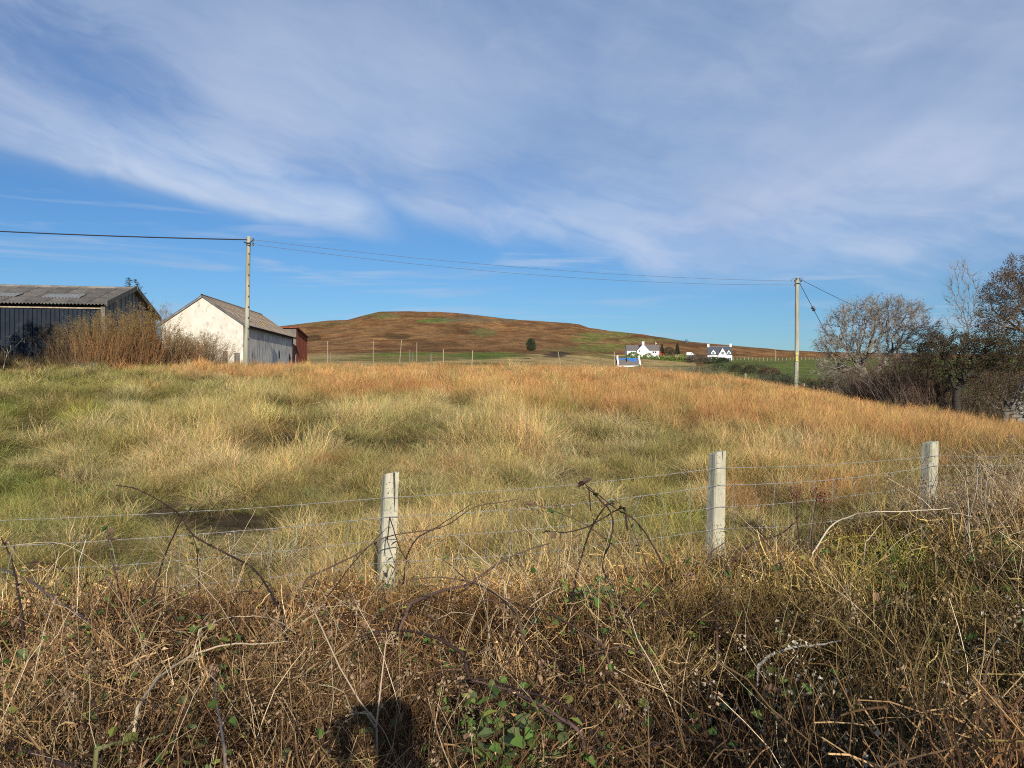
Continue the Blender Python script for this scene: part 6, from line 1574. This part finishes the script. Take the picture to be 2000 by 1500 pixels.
# ------------------------------------------------------------------ arching bramble canes, one plant at a time
def smooth(P_, n):
    P_ = np.asarray(P_, float); Q = np.concatenate([[2 * P_[0] - P_[1]], P_, [2 * P_[-1] - P_[-2]]]); out = []
    m_ = len(P_) - 1
    for t0 in np.linspace(0, m_ - 1e-6, n):
        i = int(t0); f = t0 - i; a, b, c, d = Q[i:i + 4]
        out.append(.5 * ((2 * b) + (c - a) * f + (2 * a - 5 * b + 4 * c - d) * f * f + (3 * b - a - 3 * c + d) * f ** 3))
    return np.array(out)
def hd(py): return min(4.35, 1.04 * F / (max(py, 1000) - 750)) * 0.97
DKC = (0.055, 0.032, 0.026); MID = (0.12, 0.075, 0.052); PAL = (0.52, 0.41, 0.27); OLV = (0.17, 0.16, 0.07); GRY = (0.33, 0.29, 0.24)
def bramble(name, label, cat, canes, leaves=2, seed=0, thorn=True):
    r = np.random.default_rng(seed)
    x0, p0 = canes[0][0][0]; dd = hd(p0); X0 = (x0 - 1000) / F * dd; base = np.array([X0, dd, gz(X0, dd)])
    t_ = thing(name, label, cat, tuple(base))
    for pts, rad, col in canes:
        d0 = hd(pts[0][1]); W_ = []
        for i, (u, p) in enumerate(pts):
            d = hd(p) if p > 1135 else min(hd(p), 4.3); d = d * (1 + 0.02 * math.sin(i * 1.7 + seed)); W_.append(np.array(at(u, p, d)) - base)
        # root the cane: start below the surface of the tangle
        n = max(18, len(pts) * 8); P_ = smooth(W_, n); P_ += np.cumsum(r.normal(0, .0012, P_.shape), 0)
        st = P_[0] - (P_[1] - P_[0]) * 3; st[2] = min(st[2], P_[0][2]) - 0.12; P_ = np.concatenate([[st], P_])
        R = rad * 1.12 * np.linspace(1.1, .45, len(P_)) * r.uniform(.9, 1.1, len(P_))
        g = Geo(); g.tubes(P_, R, 6, np.array([col]), cap=True)
        if thorn:
            m_ = len(P_) * 2; k = r.integers(1, len(P_) - 1, m_); b = P_[k] + (P_[k + 1 - 1] - P_[k - 1]) * r.uniform(0, 1, (m_, 1)); d = unit3(r.normal(size=(m_, 3)))
            g.tubes(np.stack([b, b + d * rad * 2.0], 1), np.tile([rad * .4, rad * .05], (m_, 1)), 3, np.tile(np.array(col) * 1.2, (m_, 1)))
        co = g.obj('cane', MATS['plant'], t_, True)
        for _ in range(leaves):
            gl = leafcl(1, .038, int(r.integers(1e6)), [(0.13, .08, .05), (.10, .06, .045), (.16, .17, .05)] if r.uniform() < .75 else GRN, .004)
            lo = gl.obj('leaf', MATS['plant'], co); k = r.integers(len(P_) // 3, len(P_)); lo.location = P_[k]; lo.rotation_euler = (r.uniform(-.9, .9), r.uniform(-.9, .9), 0)
    if cat == 'bramble':                       # thinner side shoots arching out of the same stool
        for q in range(9):
            p0 = W0 = np.array([r.normal(0, .28), r.normal(0, .18), 0.0]) + (np.array(at(*canes[0][0][0], hd(canes[0][0][0][1]))) - base)
            wx, wy = p0[0] + base[0], p0[1] + base[1]; wy = min(wy, float(fence_d(wx)) - .12); p0[1] = wy - base[1]
            p0[2] = float(hedge_top(np.array([wx]), np.array([wy]))[0]) + EYE - base[2] - .05
            a = r.uniform(0, 6.28); L = r.uniform(.3, .75); hh = r.uniform(.10, .26); dv = np.array([math.cos(a), math.sin(a) * .4, 0]) * L
            P_ = smooth([p0, p0 + dv * .25 + (0, 0, hh * .8), p0 + dv * .6 + (0, 0, hh), p0 + dv + (0, 0, hh * r.uniform(.1, .8))], 20); P_ += np.cumsum(r.normal(0, .0012, P_.shape), 0)
            g = Geo(); g.tubes(P_, r.uniform(.0020, .0034) * np.linspace(1.1, .4, 20), 5, np.array([DKC if r.uniform() < .6 else MID]), cap=True)
            co = g.obj('cane', MATS['plant'], t_, True)
    return t_
bramble('bramble', 'dark arching bramble left of centre, its tip high over the bare soil', 'bramble', [
    ([(545, 1190), (500, 1115), (440, 1080), (380, 1045), (355, 1010), (330, 985), (270, 950), (226, 941)], .0052, DKC),
    ([(300, 1160), (318, 1085), (350, 1020), (368, 998), (372, 990)], .0045, DKC), ([(388, 1120), (386, 1085), (378, 1040)], .003, DKC)], 2, 1)
bramble('bramble', 'purple grey bramble canes crossing at the left edge', 'bramble', [
    ([(175, 1215), (120, 1180), (60, 1140), (0, 1112), (-50, 1095)], .0062, (.14, .10, .09)), ([(42, 1200), (25, 1100), (0, 1045)], .005, DKC), ([(135, 1122), (95, 1103), (55, 1102), (20, 1115)], .0035, DKC)], 2, 2)
bramble('bramble', 'upright bramble shoot with a curled dead leaf at its tip, near the left edge', 'bramble', [([(238, 1170), (222, 1110), (214, 1060), (211, 1024)], .0045, MID)], 5, 3)
bramble('bramble', 'dark bramble canes crossing the front of the leftmost visible fence post', 'bramble', [
    ([(600, 1130), (690, 1085), (755, 1046), (860, 1028), (923, 990), (965, 981), (1010, 974)], .0036, MID), ([(795, 1085), (818, 1053), (860, 1028), (925, 985)], .004, DKC),
    ([(640, 1165), (700, 1090), (760, 1030)], .003, DKC), ([(760, 1010), (775, 1060), (800, 1110)], .0028, DKC)], 1, 4)
bramble('bramble', 'thick forked bramble cane between the first two posts, tip pointing up right', 'bramble', [
    ([(800, 1180), (870, 1150), (920, 1137), (982, 1095), (1035, 1068), (1074, 1055)], .0062, (.14, .085, .065)), ([(1010, 1200), (965, 1161), (920, 1137), (860, 1126), (783, 1133)], .0052, MID), ([(910, 1130), (880, 1105), (850, 1085)], .003, MID)], 1, 5)
bramble('bramble', 'tall dark bramble thicket with looping tips just left of the middle post', 'bramble', [
    ([(1235, 1215), (1196, 1147), (1175, 1102), (1192, 1060), (1196, 1004), (1175, 976), (1147, 951)], .0055, DKC), ([(1300, 1112), (1245, 1025), (1192, 990), (1147, 951)], .004, DKC),
    ([(1210, 1074), (1147, 1025), (1087, 997), (1021, 976)], .0035, MID), ([(1120, 1165), (1130, 1116), (1154, 1039), (1185, 990), (1200, 985)], .0055, DKC), ([(1220, 990), (1200, 998), (1154, 1028), (1105, 1041), (1063, 1035)], .0042, DKC),
    ([(1150, 953), (1135, 945), (1128, 955)], .003, DKC), ([(1270, 1130), (1250, 1070), (1225, 1010), (1200, 975)], .003, MID)], 4, 6)
bramble('bramble', 'smooth dark cane arching up right from below the middle post', 'bramble', [
    ([(1400, 1240), (1401, 1180), (1412, 1138), (1440, 1089), (1482, 1057), (1531, 1040), (1559, 1019), (1573, 1001)], .0060, (.11, .055, .04)), ([(1230, 1205), (1300, 1148), (1363, 1128), (1384, 1085), (1415, 1061)], .005, MID)], 1, 7)
bramble('bramble', 'purplish double bramble cane lying diagonally over the bottom centre', 'bramble', [
    ([(1140, 1440), (1122, 1420), (1052, 1374), (982, 1346), (916, 1325)], .0055, (.15, .095, .08)), ([(1170, 1450), (1110, 1385), (1040, 1350), (960, 1325), (900, 1322)], .0045, DKC)], 2, 8)
bramble('bramble', 'dark arched cane in the lower middle, above the dark hollow', 'bramble', [([(905, 1275), (846, 1245), (790, 1232), (744, 1234), (700, 1245)], .0055, DKC), ([(1180, 1262), (1122, 1227), (1052, 1192), (993, 1178), (930, 1170)], .0045, MID), ([(1262, 1282), (1210, 1262), (1147, 1280)], .004, MID)], 2, 9)
bramble('bramble', 'green thorny cane low at the bottom left', 'bramble', [([(190, 1462), (217, 1451), (273, 1437), (330, 1420)], .0052, OLV), ([(140, 1500), (70, 1475), (0, 1455), (-40, 1440)], .006, DKC), ([(440, 1460), (425, 1380), (420, 1310)], .004, (.16, .13, .12))], 2, 10)
bramble('fallen_cane', 'long pale arched dead stem at the lower left', 'dead stem', [([(268, 1384), (315, 1321), (385, 1276), (455, 1258), (504, 1260), (562, 1254)], .0045, PAL), ([(390, 1230), (440, 1208), (490, 1206), (540, 1215), (580, 1240)], .0028, PAL)], 0, 11, False)
bramble('fallen_cane', 'white dead stem crossing the foot of the rightmost post', 'dead stem', [([(1588, 1080), (1625, 1026), (1667, 1005), (1720, 998), (1790, 995), (1853, 989)], .0042, (.6, .5, .36)), ([(1690, 1060), (1725, 1020)], .003, PAL)], 0, 12, False)
bramble('fallen_cane', 'knobbly pale dead stem low on the right', 'dead stem', [([(1480, 1300), (1503, 1280), (1545, 1265), (1597, 1258), (1643, 1251), (1740, 1232)], .005, GRY), ([(1760, 1260), (1800, 1230), (1840, 1215), (1900, 1200)], .0035, PAL)], 0, 13, False)
bramble('fallen_cane', 'thin pale grass stalk leaning over the left netting, left of the curled leaf shoot', 'dead stem', [([(150, 1170), (148, 1100), (135, 1010)], .0022, PAL), ([(30, 1065), (80, 1060), (130, 1065), (215, 1115)], .0025, PAL)], 0, 14, False)
bramble('fallen_cane', 'pale stem leaning left in front of the netting right of the first post', 'dead stem', [([(985, 1135), (960, 1108), (915, 1070), (878, 1040)], .0036, PAL), ([(290, 1190), (400, 1120), (455, 1068), (500, 990)], .0022, PAL)], 0, 15, False)
bramble('fallen_cane', 'pale forked bare stems standing right of the last post', 'dead stem', [([(1900, 1130), (1895, 1060), (1890, 1000), (1885, 915)], .0035, PAL), ([(1892, 1010), (1905, 960), (1913, 905), (1918, 925)], .003, GRY), ([(1885, 940), (1870, 915), (1850, 890)], .0025, PAL), ([(1960, 1150), (1935, 1050), (1925, 960), (1940, 900)], .003, GRY)], 0, 16, False)
def dock(label, pts, seed):
    r = np.random.default_rng(seed); t_ = bramble('dock_stalk', label, 'dead stalk', [(pts, .0038, (.12, .06, .045))], 0, seed, False)
    co = t_.children[0] if t_.children else None
    base = np.array(t_.location); tip = np.array(at(*pts[-1], min(hd(pts[-1][1]), 4.3))) - base
    n = 90; g = Geo(); g.leaves(tip + r.normal(0, 1, (n, 3)) * [.022, .02, .028], .014, np.array([.22, .085, .05]) * r.uniform(.6, 1.3, (n, 1)), r); g.obj('seed_head', MATS['plant'], t_)['kind'] = 'stuff'
dock('dark dock stalk with rusty seed head, the taller of two right of the middle post', [(1586, 1080), (1592, 1010), (1600, 962)], 31)
dock('second dock stalk close behind the taller rusty one', [(1598, 1080), (1605, 1010), (1609, 972)], 32)
dock('short dock stalk with small dark head right of the arching cane', [(1562, 1062), (1553, 1010), (1554, 962)], 33)
# dead umbellifer standing in the foreground
d = 2.45
umbel_plant('dead_umbellifer', 'tall pale forked dead umbellifer in the bottom foreground', [(738, 1540), (737, 1480), (735, 1412)], [[(735, 1412), (705, 1360), (672, 1290), (630, 1182)], [(736, 1410), (742, 1330), (746, 1272)], [(733, 1420), (716, 1385), (704, 1382)]], .0055, d, (.50, .38, .26))

# ------------------------------------------------------------------ the photographer, standing behind the camera; the shadow falls into the picture
def photographer():
    t_ = thing('person', 'photographer in a dark jacket standing behind the camera, phone raised', 'person', (0.2, -0.36, gz(.2, -.36)), 0.12)
    def skin(name, joints, edges, mat, sub=2, parent=t_):
        me = bpy.data.meshes.new(name); me.from_pydata([j[0] for j in joints], edges, []); me.update()
        o = new_obj(name, me, mat, parent); sk = o.modifiers.new('skin', 'SKIN')
        for i, j in enumerate(joints): me.skin_vertices[0].data[i].radius = j[1] if isinstance(j[1], tuple) else (j[1], j[1])
        me.skin_vertices[0].data[0].use_root = True
        ss = o.modifiers.new('subdivision', 'SUBSURF'); ss.levels = sub; ss.render_levels = sub
        for p in me.polygons: p.use_smooth = True
        return o
    m1 = simple('jacket', (0.03, 0.035, 0.05), (0.045, 0.05, 0.065), 8, 0.9); m2 = simple('skin_tone', (0.50, 0.32, 0.24), (0.46, 0.29, 0.21), 8, 0.6); m3 = simple('trousers', (0.04, 0.04, 0.045), (0.06, 0.055, 0.055), 8, 0.9); m4 = simple('boots', (0.06, 0.035, 0.02), (0.05, 0.03, 0.02), 8, 0.6); m5 = simple('hair', (0.035, 0.022, 0.014), (0.05, 0.03, 0.02), 30, 0.7)
    body = [((0, 0, .95), (.16, .11)), ((0, 0, 1.12), (.15, .105)), ((0, 0, 1.32), (.19, .12)), ((0, .01, 1.46), (.12, .09)), ((0, .02, 1.52), .058), ((0, .03, 1.60), (.07, .085)), ((0, .035, 1.71), (.078, .10)), ((0, .03, 1.78), (.055, .07)),
            ((-.19, 0, 1.42), .062), ((-.25, .12, 1.20), .048), ((-.19, .30, 1.50), .034), ((.19, 0, 1.42), .062), ((.24, .12, 1.20), .048), ((.02, .30, 1.50), .034),
            ((-.10, 0, .88), .092), ((-.12, .01, .48), .062), ((-.13, 0, .10), .042), ((-.14, .13, .04), .04), ((.10, 0, .88), .092), ((.12, .01, .48), .062), ((.13, 0, .10), .042), ((.14, .13, .04), .04)]
    skin('body', body, [(0, 1), (1, 2), (2, 3), (3, 4), (4, 5), (5, 6), (6, 7), (2, 8), (8, 9), (9, 10), (2, 11), (11, 12), (12, 13), (0, 14), (14, 15), (15, 16), (16, 17), (0, 18), (18, 19), (19, 20), (20, 21)], m1)
    for hx, s in ((-.19, 1), (.02, -1)):
        J = [((hx, .305, 1.515), (.022, .016)), ((hx + .01 * s, .315, 1.57), (.036, .015))]; E = [(0, 1)]
        for k, ln in enumerate((.062, .07, .066, .052)):
            b = len(J); x0 = hx + (k - 1.5) * .018
            J += [((x0, .318, 1.60), .009), ((x0 + .008 * s, .335, 1.60 + ln * .5), .0085), ((x0 + .02 * s, .325, 1.60 + ln * .85), .007)]; E += [(1, b), (b, b + 1), (b + 1, b + 2)]
        b = len(J); J += [((hx + .035 * s, .31, 1.56), .011), ((hx + .055 * s, .30, 1.59), .009)]; E += [(0, b), (b, b + 1)]
        skin('hand', J, E, m2, 1)
    g = Geo(); a = []
    for th in np.linspace(0, math.pi, 7)[1:-1]:
        for ph in np.linspace(0, 2 * math.pi, 13)[:-1]:
            fwd = math.sin(ph); a.append((.088 * math.sin(th) * math.cos(ph), .03 + .108 * math.sin(th) * fwd - .012, 1.735 + .088 * math.cos(th) + (.02 if fwd > .3 and th > 1.5 else 0)))
    V = np.array(a); Q = [(i * 12 + j, i * 12 + (j + 1) % 12, (i + 1) * 12 + (j + 1) % 12, (i + 1) * 12 + j) for i in range(4) for j in range(12) if not (i >= 2 and 1 <= j <= 4)]
    Q += [(0, j, j + 1, j + 1) for j in range(1, 11)]; g.add(V, Q); g.obj('hair', m5, t_, True)
    g = Geo(); g.box((-.085, .32, 1.655), (.155, .009, .075)); g.obj('phone', MATS['insulator'], t_)
photographer()
